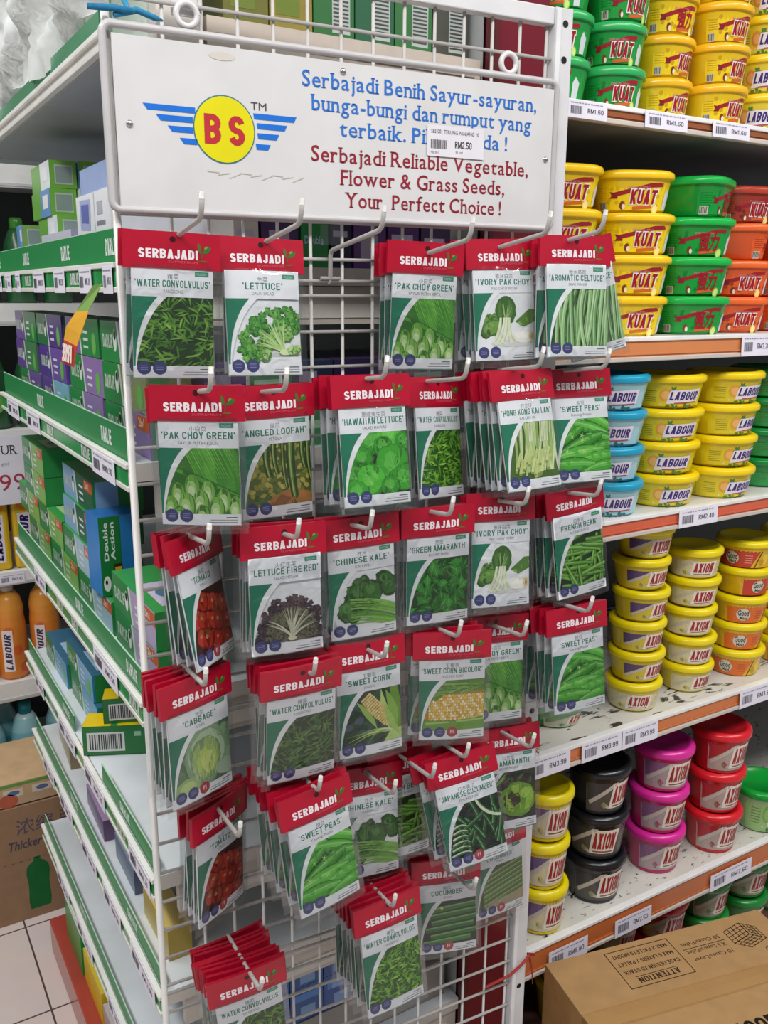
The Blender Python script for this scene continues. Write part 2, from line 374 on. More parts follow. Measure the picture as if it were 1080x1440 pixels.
for k, (zt, zb) in SHELVES.items():
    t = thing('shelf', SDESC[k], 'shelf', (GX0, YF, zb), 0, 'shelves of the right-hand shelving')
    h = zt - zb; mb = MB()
    mb.box((0, 0.012, h - 0.022), (GX1 - GX0, 0.475, h), 'd9d6cd' if k in 'DE' else 'dcdcd8', {'-z': '74767a'})  # shade under the board is painted into the darker underside colour
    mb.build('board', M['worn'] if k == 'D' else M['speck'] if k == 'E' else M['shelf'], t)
    mb = MB(); mb.box((0, 0.0, h - 0.006), (GX1 - GX0, 0.014, h + 0.001), 'f0f0ee'); mb.box((0, -0.001, 0), (GX1 - GX0, 0.010, 0.007), 'cfc6bd')
    lip = bevel(mb.build('lip', M['paint'], t), 0.0012)
    mb = MB(); mb.box((0, 0.003, 0.007), (GX1 - GX0, 0.009, h - 0.006), RAILC[k])
    mb.box((0, 0.0012, 0.010), (GX1 - GX0, 0.003, 0.0125), RAILC[k]); mb.build('price_rail', M['rail'], lip)
RT = [('A', 0.907, 0.982, 'RM1.60', 'under the green tubs'), ('A', 1.058, 1.148, 'RM1.60', 'under the narrow yellow stack'), ('A', 1.205, 1.292, 'RM1.60', 'under the last red-lettered stack'),
      ('B', 1.324, 1.405, 'RM3.20', 'under the orange tubs'), ('C', 1.205, 1.303, 'RM2.40', 'under the squat yellow tubs'),
      ('D', 0.894, 0.986, 'RM3.99', 'half hidden by the seed rack'), ('D', 1.012, 1.106, 'RM3.99', 'left one of the touching pair'), ('D', 1.108, 1.196, 'RM3.99', 'right one of the touching pair'), ('D', 1.421, 1.526, 'RM3.99', 'furthest right'),
      ('E', 0.964, 1.057, 'RM5.90', 'above the carton corner'), ('E', 1.126, 1.222, 'RM7.50', 'middle one of the three'), ('E', 1.391, 1.517, 'RM7.60', 'furthest right')]
for i, (k, x0, x1, pr, wh) in enumerate(RT):
    zt, zb = SHELVES[k]; h = min(0.036, (zt - zb) * 0.92)
    o = obj('price_tag', tag_mesh(pr, x1 - x0, h, i), None, (x0, YF - 0.003, zb + 0.001)); o.rotation_euler = (math.radians(-3), 0, 0)
    tag(o, 'white price tag on the %s right shelf rail, %s' % (SNAME[k], wh), 'price tag', 'price tags on the right shelving')

# ------------------------------------------------------------------ paste tubs
def sq4(w, n=3.4): return 1 / (abs(math.cos(w)) ** n + abs(math.sin(w)) ** n) ** (1 / n) * 0.93
class Wrap:
    """lays flat label art round a tapered tub wall, centred on the -y side"""
    def __init__(s, rb, rt, h, sq=None): s.rb, s.rt, s.h, s.sq = rb, rt, h, sq
    def fn(s, layer):  # layer 0 is the film, higher layers print on top of it
        def f(x, z):
            R = (s.rb + s.rt) / 2; w = -PI / 2 + x / R
            r = (s.rb + (s.rt - s.rb) * z / s.h) * (s.sq(w) if s.sq else 1) + 0.0004 + 0.00022 * layer
            return (r * math.cos(w), r * math.sin(w), z)
        return f
    def rect(s, mb, x0, z0, x1, z1, layer, col, slant=0.0, n=None):
        f = s.fn(layer); n = n or max(1, int(abs(x1 - x0) / 0.006)); o = len(mb.v)
        for i in range(n):
            a = x0 + (x1 - x0) * i / n; b = x0 + (x1 - x0) * (i + 1) / n
            sa, sb = slant * (a - x0), slant * (b - x0)
            mb.poly([f(a, z0 + sa), f(b, z0 + sb), f(b, z1 + sb), f(a, z1 + sa)], col)
    def poly(s, mb, P, layer, col):
        # slice the polygon into narrow columns so that it hugs the wall
        me = bpy.data.meshes.new('c'); me.from_pydata([(x, z, 0) for x, z in P], [], [tuple(range(len(P)))])
        V = [(x, z) for x, z in P]; bpy.data.meshes.remove(me)
        t = cutTabs((V, [tuple(range(len(P)))], 0)); mb.add([s.fn(layer)(p[0], p[1]) for p in t[0]], t[1], col)
    def text(s, mb, body, cap, width, x, z, layer, col, **k):
        t = cutT(TB(body, cap, width, **k) if 'sw' in k else T(body, cap, width, **k), 0.006); mb.text(t, s.fn(layer), col, (x, z), 'C')
def cutTabs(t):
    V, F, _ = t; x0 = min(p[0] for p in V); x1 = max(p[0] for p in V)
    V2 = [(x - x0, y) for x, y in V]; a, b, _ = cutT((V2, F, x1 - x0), 0.006)
    return ([(p[0] + x0, p[1]) for p in a], b, 0)
def ell(cx, cy, rx, ry, n=14, rot=0.0):
    return [(cx + rx * math.cos(2 * PI * i / n) * math.cos(rot) - ry * math.sin(2 * PI * i / n) * math.sin(rot), cy + rx * math.cos(2 * PI * i / n) * math.sin(rot) + ry * math.sin(2 * PI * i / n) * math.cos(rot)) for i in range(n)]

def tub_meshes(style, R, h, lid, wall, art):
    """body, lid and label meshes of one sort of tub; R is the radius of the lid"""
    sq = sq4 if style == 'oval' else None
    rt = R * 0.93; rb = R * (0.80 if style != 'tall' else 0.78); lh = 0.013 if style != 'tall' else 0.016
    hb = h - lh * 0.55
    mb = MB(); mb.lathe([(0, 0.001), (rb * 0.93, 0.0), (rb, 0.004), (rt, hb - 0.006), (rt * 1.02, hb - 0.004), (rt * 1.02, hb), (0, hb)], wall, 44, sq=sq)
    body = mb.mesh('container', M['tubwall'])
    mb = MB(); z = h - lh
    mb.lathe([(rt * 0.99, z), (R * 0.985, z), (R, z + 0.002), (R, z + lh * 0.62), (R * 0.975, z + lh * 0.82), (R * 0.93, z + lh * 0.9), (R * 0.91, z + lh), (R * 0.80, z + lh), (R * 0.785, z + lh * 0.8), (0, z + lh * 0.8)], lid, 44, sq=sq)
    lidm = mb.mesh('lid', M['plastic'])
    w = Wrap(rb, rt, hb, sq); mb = MB(); art(mb, w, hb - 0.0105, (rb + rt) / 2)
    return body, lidm, mb.mesh('label', M['label'])

def kuat_art(base, dark, cjk=False, lime=False):
    def art(mb, w, h, R):
        L = R * 2.3
        w.rect(mb, -L / 2, 0.004, L / 2, h, 0, base)
        RR = random.Random(len(base) + ord(base[0]) + lime)
        for i in range(16): w.poly(mb, ell(RR.uniform(-.42, .42) * L, RR.uniform(.2, .9) * h, .003, .003, 8), 1, dark)
        w.poly(mb, [(-.30 * L, .50 * h), (-.28 * L, .66 * h), (.12 * L, .97 * h), (.26 * L, .99 * h), (.26 * L, .86 * h), (.10 * L, .82 * h)], 2, '9c1f2c')
        w.poly(mb, [(-.33 * L, .46 * h), (-.25 * L, .46 * h), (-.25 * L, .62 * h), (-.33 * L, .68 * h), (-.31 * L, .56 * h)], 2, '86182a')
        w.text(mb, 'DENGAN LIMAU', h * .07, L * .25, -.02 * L, .80 * h, 3, 'd98f8f')
        body, wd = ('强力', .27) if cjk else ('KUAT', .32)
        if cjk: w.text(mb, body, h * .46, L * wd, .05 * L, .28 * h, 4, 'a01428', bold=.03, shear=.1)
        else:
            w.text(mb, body, h * .54, L * wd * 1.08, .045 * L, .25 * h, 3, 'f2ede6', sw=.32, shear=.12)
            w.text(mb, body, h * .47, L * wd, .045 * L, .285 * h, 5, 'a01428', sw=.20, shear=.12)
        w.poly(mb, [(-.08 * L, .10 * h), (.23 * L, .18 * h), (.23 * L, .28 * h), (-.08 * L, .20 * h)], 3, 'd0642c')
        # a small round mark and a fruit slice
        w.poly(mb, ell(-.20 * L, .24 * h, .03 * L, .14 * h, 12), 2, '7a3a1c'); w.poly(mb, ell(-.185 * L, .20 * h, .018 * L, .09 * h, 12), 3, 'f0e2d0')
        w.poly(mb, ell(.20 * L, .14 * h, .045 * L, .17 * h), 3, '9fd04a' if lime else 'f4d84a'); w.poly(mb, ell(.20 * L, .14 * h, .033 * L, .13 * h), 4, 'd4ec8c' if lime else 'fbeea0')
        w.poly(mb, [(.30 * L, .12 * h), (.40 * L, .12 * h), (.42 * L, .62 * h), (.34 * L, .80 * h), (.30 * L, .60 * h)], 2, 'd6dce0')
        w.rect(mb, -.47 * L, .08 * h, -.37 * L, .36 * h, 2, 'c9c6b8'); bx = -.465 * L
        while bx < -.38 * L: w.rect(mb, bx, .12 * h, bx + .0012, .34 * h, 3, '5a5a50'); bx += .0024
        for j in range(5): w.rect(mb, -.47 * L, (.48 + .08 * j) * h, -.34 * L, (.50 + .08 * j) * h, 2, dark)
    return art
def labour_art(base, white='e9e2ea', fruit='e8a23a', leaf='4b7f3a'):
    def art(mb, w, h, R):
        L = R * 2.3
        w.rect(mb, -L / 2, 0.004, L / 2, h, 0, base)
        w.poly(mb, ell(-.14 * L, .60 * h, .075 * L, .28 * h), 1, fruit); w.poly(mb, ell(-.14 * L, .60 * h, .05 * L, .18 * h), 2, mix_hex(fruit, 'ffffff', .25))
        for i in range(6):
            a = i * 1.1; w.poly(mb, ell(-.05 * L + .02 * L * math.cos(a), .80 * h + .1 * h * math.sin(a), .03 * L, .05 * h, 10, a), 2, leaf)
            w.poly(mb, ell(.05 * L + .16 * L * math.cos(a), .12 * h + .05 * h * math.sin(a), .03 * L, .06 * h, 10, a), 2, leaf)
        w.poly(mb, [(-.13 * L, .22 * h), (.33 * L, .28 * h), (.36 * L, .86 * h), (-.09 * L, .80 * h)], 3, white)
        w.text(mb, 'LABOUR', h * .37, L * .41, .11 * L, .38 * h, 4, '3d2a78', sw=.20, shear=.2)
        w.poly(mb, [(-.03 * L, .22 * h), (.30 * L, .27 * h), (.30 * L, .31 * h), (-.03 * L, .27 * h)], 4, 'b0446a')
        for j in range(6): w.rect(mb, -.40 * L, (.30 + .09 * j) * h, -.25 * L, (.325 + .09 * j) * h, 1, mix_hex(base, '404010', .45))
        w.poly(mb, ell(-.20 * L, .2 * h, .012 * L, .05 * h), 1, 'd8d8c0')
    return art
def axion_art(base, wedge, white='efe6d8', pic='d9c23c', low=None):
    def art(mb, w, h, R):
        L = R * 2.4
        w.rect(mb, -L / 2, .10 * h, L / 2, .96 * h, 0, base)
        if low: w.rect(mb, -L / 2, .03 * h, L / 2, .12 * h, 0, low)
        w.poly(mb, [(-.48 * L, .40 * h), (-.10 * L, .93 * h), (-.48 * L, .93 * h)], 1, wedge)
        w.poly(mb, [(-.44 * L, .30 * h), (-.05 * L, .86 * h), (-.02 * L, .93 * h), (-.10 * L, .93 * h), (-.46 * L, .40 * h)], 2, 'c8bfb4')
        w.poly(mb, [(-.15 * L, .20 * h), (.25 * L, .20 * h), (.31 * L, .90 * h), (-.10 * L, .90 * h)], 2, white)
        w.text(mb, 'AXION', h * .48, L * .355, .075 * L, .34 * h, 4, 'a3202c', sw=.20, shear=.2)
        w.rect(mb, -.09 * L, .24 * h, .22 * L, .28 * h, 3, '8a5a50')
        RR = random.Random(3)
        for i in range(7): w.poly(mb, ell(-.20 * L + RR.uniform(-.05, .05) * L, .25 * h + RR.uniform(-.08, .10) * h, .022 * L, .06 * h, 9, RR.random()), 3, [pic, 'b9bfc0', '7a8a6a'][i % 3])
        for j in range(4): w.rect(mb, .33 * L, (.32 + .11 * j) * h, .43 * L, (.35 + .11 * j) * h, 1, '8a8272')
    return art
def good_art(a, b):
    def art(mb, w, h, R):
        L = R * 2.4
        w.rect(mb, -L / 2, .05 * h, L / 2, .95 * h, 0, 'e6b52c')
        w.poly(mb, [(-.45 * L, .05 * h), (.10 * L, .05 * h), (.24 * L, .95 * h), (-.45 * L, .95 * h)], 1, a)
        w.poly(mb, [(.16 * L, .05 * h), (.18 * L, .05 * h), (.27 * L, .95 * h), (.25 * L, .95 * h)], 2, '4a3a1c')
        w.poly(mb, ell(-.20 * L, .52 * h, .11 * L, .34 * h), 2, 'd9d4c4')
        w.text(mb, 'Good', h * .30, L * .17, -.20 * L, .46 * h, 3, '1f3a36', bold=.02)
        w.text(mb, 'Maid', h * .16, L * .12, -.19 * L, .25 * h, 3, '1f3a36', bold=.02)
        for j in range(4): w.rect(mb, .0, (.30 + .13 * j) * h, .12 * L, (.33 + .13 * j) * h, 2, b)
        w.poly(mb, ell(.34 * L, .5 * h, .06 * L, .3 * h), 2, 'f0cd3c')
        w.poly(mb, ell(.28 * L, .35 * h, .04 * L, .2 * h), 2, 'c99a1c')
    return art
def mix_hex(a, b, t):
    A = [int(a[i:i + 2], 16) for i in (0, 2, 4)]; B = [int(b[i:i + 2], 16) for i in (0, 2, 4)]
    return '%02x%02x%02x' % tuple(int(x + (y - x) * t) for x, y in zip(A, B))

TK = {
    'kg': ('green-lidded green tub', tub_meshes('round', .0535, .0590, '2fae5c', '1f9a45', kuat_art('1c9c3f', '0f7a30', lime=True))),
    'ky': ('amber-lidded yellow tub', tub_meshes('round', .0535, .0590, 'f2bb1c', 'ecc81e', kuat_art('efd01c', 'c9a016'))),
    'kyc': ('amber-lidded yellow tub', tub_meshes('round', .0535, .0590, 'f2bb1c', 'ecc81e', kuat_art('efd01c', 'c9a016', cjk=True))),
    'Ky': ('oval yellow tub', tub_meshes('oval', .0700, .0625, 'f5c916', 'f0cf12', kuat_art('f1d312', 'd8b010'))),
    'Kg': ('oval green tub', tub_meshes('oval', .0690, .0625, '18b448', '0f9e3c', kuat_art('109c3a', '0a7a2c', cjk=True, lime=True))),
    'Ko': ('orange tub', tub_meshes('oval', .0640, .0615, 'ef6a2e', 'ea5c22', kuat_art('e9622a', 'b83a1c'))),
    'Koc': ('orange tub', tub_meshes('oval', .0640, .0615, 'ef6a2e', 'ea5c22', kuat_art('e9622a', 'b83a1c', cjk=True))),
    'Kr': ('brick-red tub', tub_meshes('oval', .0640, .0615, 'b8432e', 'a83a28', kuat_art('a83c2a', '7a2418'))),
    'Ly': ('squat yellow tub', tub_meshes('round', .0690, .0565, 'f4d40e', 'e3cf1c', labour_art('dccb22'))),
    'Lb': ('blue-lidded pale tub', tub_meshes('round', .0600, .0580, '1fa3c8', '9fd3de', labour_art('a8d4de', fruit='4aa8d8', leaf='2a6a6a'))),
    'LY': ('yellow tub with fruit label', tub_meshes('round', .0560, .0590, 'f6d21c', 'ead23a', labour_art('e4cf46', fruit='e0913a'))),
    'Lg': ('squat green tub', tub_meshes('round', .0690, .0565, '0f8a3c', '128a3e', labour_art('2a9a4c', fruit='7ac04a'))),
    'LG': ('green-lidded pale green tub', tub_meshes('tall', .0640, .0980, '12a53a', '9cc48a', labour_art('9cc880', fruit='7ab84a'))),
    'Xy': ('yellow paste tub', tub_meshes('round', .0520, .0580, 'efd90e', 'd9c21c', axion_art('d6c02c', '5a4470'))),
    'Xyw': ('yellow paste tub', tub_meshes('round', .0530, .0570, 'efd90e', 'd9c21c', axion_art('d8d0a4', 'd4cca0'))),
    'XY': ('tall yellow paste tub', tub_meshes('tall', .0500, .0930, 'f0dc0a', 'd9c21c', axion_art('d8cfa8', '6a5480', low='e0c81c'))),
    'XK': ('black paste tub', tub_meshes('tall', .0600, .0930, '15171c', '1a1c22', axion_art('55504e', '3a383c', pic='9a8a4a', low='22242c'))),
    'XM': ('magenta-lidded paste tub', tub_meshes('tall', .0600, .0900, 'e02c9c', 'c22668', axion_art('b4a0a8', '8a5c86', low='c42060', pic='c22668'))),
    'XR': ('red paste tub', tub_meshes('tall', .0600, .0910, 'e0202c', 'c41e2a', axion_art('b8a49c', 'b02a34', low='c81c2a', pic='b02a34'))),
    'XG': ('green paste tub', tub_meshes('tall', .0600, .0930, '1c8a34', '3a8a3c', axion_art('a4a488', '4a7a4a', low='2a8a3a', pic='4a8a3a'))),
    'Xg': ('low green paste tub', tub_meshes('round', .0560, .0440, '3a9a4c', '4a9a4c', axion_art('c8ccb0', '6a9a5a', pic='4a8a3a'))),
    'Gr': ('orange-labelled yellow tub', tub_meshes('round', .0580, .0560, 'f0da10', 'e8c01e', good_art('e0702c', 'b04a1c'))),
    'Gp': ('red-labelled yellow tub', tub_meshes('round', .0580, .0560, 'f0da10', 'e8c01e', good_art('c8402c', 'e8b0a0'))),
}
def tub(kind, x, y, z, rot, where):
    desc, (b, l, a) = TK[kind]
    t = thing('paste_tub', ('%s, %s' % (desc, where)), 'tub', (x, y, z), math.radians(rot), desc.replace(' tub', ' tubs'))
    obj('container', b, t); obj('lid', l, t); obj('label', a, t)
    return t
RT_ = random.Random(11)
def stack(shelf, n, x, y, kinds, name, rots=None, z=None):
    """kinds from the bottom upward"""
    zz = (SHELVES[shelf][0] + 0.0005) if z is None else z
    for i, kd in enumerate(kinds):
        h = {'k': .059, 'K': .0625, 'L': .0565, 'X': .058, 'G': .056}[kd[0]]
        if kd in ('XY', 'XK', 'XG'): h = .093
        if kd == 'XM': h = .090
        if kd == 'XR': h = .091
        if kd == 'LG': h = .098
        if kd == 'LY': h = .059
        if kd == 'Lb': h = .058
        if kd in ('Ko', 'Koc', 'Kr'): h = .0615
        if kd == 'Xyw': h = .057
        pos = 'bottom' if i == 0 else ('top' if i == len(kinds) - 1 else ORD[i + 1] + ' up')
        if len(kinds) == 1: w_ = '%s, on %s shelf' % (name, SNAME[shelf])
        else: w_ = '%s in the %s, %s shelf' % (pos, name, SNAME[shelf])
        r = (rots[i] if rots else RT_.uniform(-12, 12)) - 13
        tub(kd, x + RT_.uniform(-.0025, .0025), y + RT_.uniform(-.0025, .0025), zz, r, w_); zz += h + 0.0002
stack('A', 3, 0.936, 1.085, ['kg'] * 5, 'stack beside the rack post', [-30, -20, -35, -25, -20])
stack('A', 3, 1.048, 1.085, ['kg'] * 3, 'green stack in full view', [-8, -14, 5])
stack('A', 3, 1.160, 1.095, ['ky', 'ky', 'kyc', 'ky'], 'narrow yellow stack', [14, 20, 5, 10])
stack('A', 3, 1.272, 1.080, ['ky', 'ky', 'ky', 'ky'], 'wide yellow stack', [10, 12, 8, 12])
stack('A', 3, 1.395, 1.085, ['LY'] * 5, 'fruit-label stack at picture edge', [-46, -42, -36, -40, -36])
stack('B', 4, 0.968, 1.110, ['Ky', 'Ky', 'Ky', 'Ky'], 'stack half behind the rack', [0, 2, -2, 0])
stack('B', 4, 1.122, 1.105, ['Ky', 'Ky', 'Ky', 'Ky'], 'yellow stack in full view', [-4, -4, -5, -12])
stack('B', 4, 1.266, 1.100, ['Kg'] * 4, 'green stack', [-6, -4, -8, 38])
stack('B', 4, 1.406, 1.120, ['Ko', 'Ko', 'Koc', 'Kr'], 'first orange stack', [-8, -8, 60, 4])
stack('B', 4, 1.545, 1.120, ['Koc', 'Koc', 'Koc', 'Kr'], 'second orange stack', [6, -10, 0, 5])
stack('B', 4, 1.684, 1.120, ['Ko', 'Ko', 'Kr', 'Kr'], 'third orange stack')
stack('C', 4, 1.094, 1.083, ['Lb'] * 4, 'blue-lidded stack', [-22, -32, -35, -28])
stack('C', 4, 1.226, 1.092, ['Ly'] * 4, 'yellow stack next to the blue lids', [-14, -24, -16, -14])
stack('C', 4, 1.374, 1.088, ['Ly'] * 4, 'yellow stack further right', [-3, 2, 10, -1])
stack('C', 4, 1.530, 1.110, ['Lg'] * 4, 'dark green stack', [6, 8, 4, 0])
stack('C', 4, 1.680, 1.110, ['Lg'] * 4, 'last green stack')
stack('D', 6, 1.205, 1.092, ['Xyw', 'Xy', 'Xy', 'Xy', 'Xy', 'Xy'], 'yellow stack beside the seed packets', [-28, 6, 2, 10, 2, -2])
stack('D', 5, 1.352, 1.098, ['Xyw', 'Xyw', 'Xyw', 'Xyw', 'Xyw'], 'middle pale-label stack', [0, -14, -16, -16, -22])
stack('D', 5, 1.505, 1.102, ['Gr', 'Gr', 'Gr', 'Gp', 'Gp'], 'orange-label stack', [-30, -2, -2, 25, -40])
stack('D', 5, 1.640, 1.100, ['Gr', 'Gr', 'Gr', 'Gr', 'Gp'], 'stack at the picture edge', [0, 4, -30, -30, 10])
stack('D', 1, 1.035, 1.120, ['Xg'], 'alone and low behind the sweet pea packets', [20])
stack('E', 3, 0.986, 1.074, ['XY', 'XY', 'XY'], 'yellow stack by the rack post', [2, 4, -6])
stack('E', 3, 1.136, 1.095, ['XK', 'XK', 'XK'], 'black stack', [-2, -24, 14])
stack('E', 3, 1.309, 1.098, ['XM', 'XM', 'XM'], 'magenta-lidded stack', [2, -2, -6])
stack('E', 3, 1.461, 1.085, ['XR', 'XR', 'XR'], 'red stack', [-2, 2, 6])
stack('E', 1, 1.616, 1.080, ['LG'], 'single tub right of the red stack', [-6])
for i, (x, kd) in enumerate([(1.10, 'XY'), (1.24, 'XY'), (1.375, 'XR'), (1.51, 'XG'), (1.645, 'XG'), (1.78, 'XG')]):
    stack('F', 2, x, 1.125, [kd, kd], '%s stack behind the carton' % ORD[i + 1], z=0.086)

# ------------------------------------------------------------------ end-cap shelving with the toothpaste, left of and behind the rack
EX0, EX1, EY0, EY1 = 0.285, 0.785, 1.045, 1.945
EZ = [1.765, 1.530, 1.302, 1.000, 0.748, 0.566, 0.330]
ENAME = ['top', 'second', 'third', 'fourth', 'fifth', 'sixth', 'lowest']
GREEN = '1d8c43'
mb = MB(); mb.box((0.7855, EY0 + .01, 0.0), (0.7875, EY1, 2.2), 'a8acac'); tag(mb.build('back_panel', M['shelf']), 'pale grey back panel behind the toothpaste end shelves', 'shelving panel')
mb = MB(); mb.box((0.275, EY0 + 0.02, 0.0), (0.785, EY1, 0.085), 'a8453a'); tag(bevel(mb.build('plinth', M['rail']), 0.004), 'red plinth on the floor under the toothpaste end shelves', 'plinth')
TAGS = {1: [(1.86, 1.80), (1.76, 1.70), (1.655, 1.615), (1.50, 1.42), (1.35, 1.285), (1.20, 1.14), (1.085, 1.045)],
        2: [(1.86, 1.74), (1.66, 1.55), (1.20, 1.09)],
        3: [(1.723, 1.624), (1.277, 1.149)],
        4: [(1.833, 1.745), (1.61, 1.479), (1.412, 1.283), (1.149, 1.05)],
        5: [(1.824, 1.717), (1.664, 1.56), (1.487, 1.382), (1.338, 1.233), (1.179, 1.06)],
        6: [(1.777, 1.665), (1.60, 1.476), (1.369, 1.276), (1.15, 1.06)]}
WORDS = {1: [1.58, 1.26], 2: [1.50, 1.27], 3: [1.54, 1.43, 1.10], 4: [1.70, 1.22], 5: [1.53, 1.03], 6: [1.64, 1.22]}
for k, z in enumerate(EZ):
    desc = ['overhead white shelf carrying the wrapped goods above the toothpaste', 'white shelf level with the top seed packets, green word strip and many tags',
            'white shelf below the purple and green toothpaste boxes', 'white shelf in front of the double-pack toothpaste boxes',
            'nearly empty white shelf under the two yellow-topped boxes', 'white shelf with mixed loose packs and five tags', 'lowest empty white shelf of the toothpaste end'][k]
    t = thing('shelf', desc, 'shelf', (0, 0, 0), 0, 'shelves of the toothpaste end')
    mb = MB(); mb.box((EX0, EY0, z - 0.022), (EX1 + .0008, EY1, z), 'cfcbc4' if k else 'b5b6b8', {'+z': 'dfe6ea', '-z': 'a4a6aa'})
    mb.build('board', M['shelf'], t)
    mb = MB(); mb.box((EX0 + 0.03, EY0 + 0.006, z - 0.07), (EX1, EY0 + 0.018, z - 0.023), 'c9c2b8'); mb.box((EX0 + 0.05, EY0 + 0.004, z - 0.062), (EX1 - .02, EY0 + 0.007, z - 0.045), 'd8d4cc')
    mb.build('bracket', M['paint'], t)
    x = EX0 - 0.008; h = 0.032 if k else 0.020
    mb = MB(); mb.box((x, EY0 - 0.005, z - h), (x + 0.008, EY1, z - h + 0.006), 'e2e0da'); mb.box((x - 0.001, EY0 - 0.005, z - 0.005), (x + 0.0065, EY1, z + 0.0012), 'ebeae6')
    mb.box((x + 0.003, EY0 - 0.003, z - h + .001), (x + 0.0075, EY1 - .001, z - .001), 'dcdad4'); lip = bevel(mb.build('lip', M['paint'], t), 0.0008)
    if k:
        mb = MB(); mb.box((x + 0.0015, EY0, z - h + 0.006), (x + 0.003, EY1 - 0.01, z - 0.005), '2b9a50')
        for y in WORDS[k]: mb.text(TB('DARLIE', 0.015, 0.046, .2), fX(x + 0.001, y, z - h + 0.009), 'e8f2ea')
        mb.build('green_strip', M['rail'], lip)
        mb = MB(); a, b = (EY0 + 0.005, EY1 - 0.01); hh = [0, .038, .040, .036, .030, .030, .028][k]
        for a_, b_ in ([(a, 1.325), (1.515, b)] if k == 4 else [(a, b)]):
            mb.box((x + 0.0082, a_, z + 0.0005), (x + 0.0096, b_, z + hh), '1f8546'); mb.box((x + 0.0080, a_, z + hh), (x + 0.0098, b_, z + hh + 0.0010), 'b4d8be')
        for y in ([1.90, 1.62, 1.335, 1.10] if k == 1 else [1.60, 1.18] if k == 2 else [1.13, 1.42] if k == 3 else [1.22, 1.6]):
            mb.text(TB('DARLIE', hh * 0.5, 0.05, .2), fX(x + 0.0078, y, z + hh * 0.25), 'dcebe0')
        mb.build('green_guard', M['print'], t)
    else:
        mb = MB(); mb.box((x + 0.002, EY0, z), (x + 0.0045, EY1, z + 0.02), '3c8a5c'); mb.build('green_guard', M['rail'], t)
for k, ls in TAGS.items():
    for i, (ya, yb) in enumerate(ls):
        w = ya - yb; h = 0.030
        o = obj('price_tag', tag_mesh(['RM9.50', 'RM12.90', 'RM5.20', 'RM16.30'][(i + k) % 4], w, h, 40 + k * 9 + i), None, (EX0 - 0.0095, ya, EZ[k] - 0.033)); o.rotation_euler = (0, 0, -PI / 2)
        tag(o, 'white price tag on the %s left shelf lip, %s from the far end' % (ENAME[k], ORD[i + 1]), 'price tag', 'price tags on the toothpaste shelves')

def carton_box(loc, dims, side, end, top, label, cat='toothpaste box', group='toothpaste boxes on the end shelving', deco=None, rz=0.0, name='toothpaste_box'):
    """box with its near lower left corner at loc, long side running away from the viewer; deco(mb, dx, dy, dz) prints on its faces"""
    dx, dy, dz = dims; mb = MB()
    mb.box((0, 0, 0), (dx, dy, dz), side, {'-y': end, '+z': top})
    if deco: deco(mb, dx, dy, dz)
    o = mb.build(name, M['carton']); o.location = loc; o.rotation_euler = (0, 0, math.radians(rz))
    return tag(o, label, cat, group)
E_ = 0.0003
def deco_qr(stripe):
    def d(mb, dx, dy, dz):
        f = fY(-E_, 0, 0); rect(mb, f, dx * .18, dz * .14, dx * .86, dz * .84, 'b9c9bc'); rect(mb, fY(-2 * E_, 0, 0), dx * .22, dz * .2, dx * .82, dz * .78, '8f9f9a')
        g = fX(-E_, dy, 0); rect(mb, g, dy * .5, 0, dy, dz, stripe); rect(mb, fX(-2 * E_, dy, 0), dy * .62, dz * .3, dy * .9, dz * .8, 'e9eef0')
    return d
def deco_double(c1, c2, orange=True, word='DARLIE'):
    """long side printed in two colours with the word running upright"""
    def d(mb, dx, dy, dz):
        g = fX(-E_, dy, 0); g2 = fX(-2 * E_, dy, 0)
        mb.poly([g(0, 0), g(dy * .46, 0), g(dy * .40, dz), g(0, dz)], c1)
        mb.poly([g(dy * .46, 0), g(dy * .5, 0), g(dy * .44, dz), g(dy * .40, dz)], 'd9e6dc')
        mb.poly([g(dy * .5, 0), g(dy, 0), g(dy, dz), g(dy * .44, dz)], c2)
        mb.text(TB(word, dz * .34, dy * .24, .2), g2, 'c9dcca', (dy * .06, dz * .34))
        mb.poly([g2(*p) for p in ell(dy * .36, dz * .55, dy * .04, dz * .28)], 'e8efe8'); mb.poly([fX(-3 * E_, dy, 0)(*p) for p in ell(dy * .365, dz * .68, dy * .026, dz * .12)], '20302a')
        for j in range(3): rect(mb, g2, dy * .56, dz * (.2 + .2 * j), dy * .70, dz * (.27 + .2 * j), 'e9e9f2')
        if orange:
            rect(mb, g2, dy * .74, dz * .62, dy, dz * .95, 'd2602c'); mb.text(T('2in1', dz * .2, None, .02), fX(-3 * E_, dy, 0), 'f6eadc', (dy * .78, dz * .7))
        else: mb.poly([g2(*p) for p in ell(dy * .86, dz * .35, dy * .06, dz * .3)], '6fbf5a')
        f = fY(-E_, 0, 0); rect(mb, f, dx * .05, 0, dx * .5, dz, c1)
        u = lambda s, t: (s, t, dz + E_); mb.poly([u(dx * .2, dy * .1), u(dx * .85, dy * .1), u(dx * .85, dy * .6), u(dx * .2, dy * .6)], mix_hex(c2, 'ffffff', .35))
        mb.poly([(p[0], p[1], dz + 2 * E_) for p in ell(dx * .5, dy * .35, dx * .2, dy * .1)], '4a7a96')
    return d
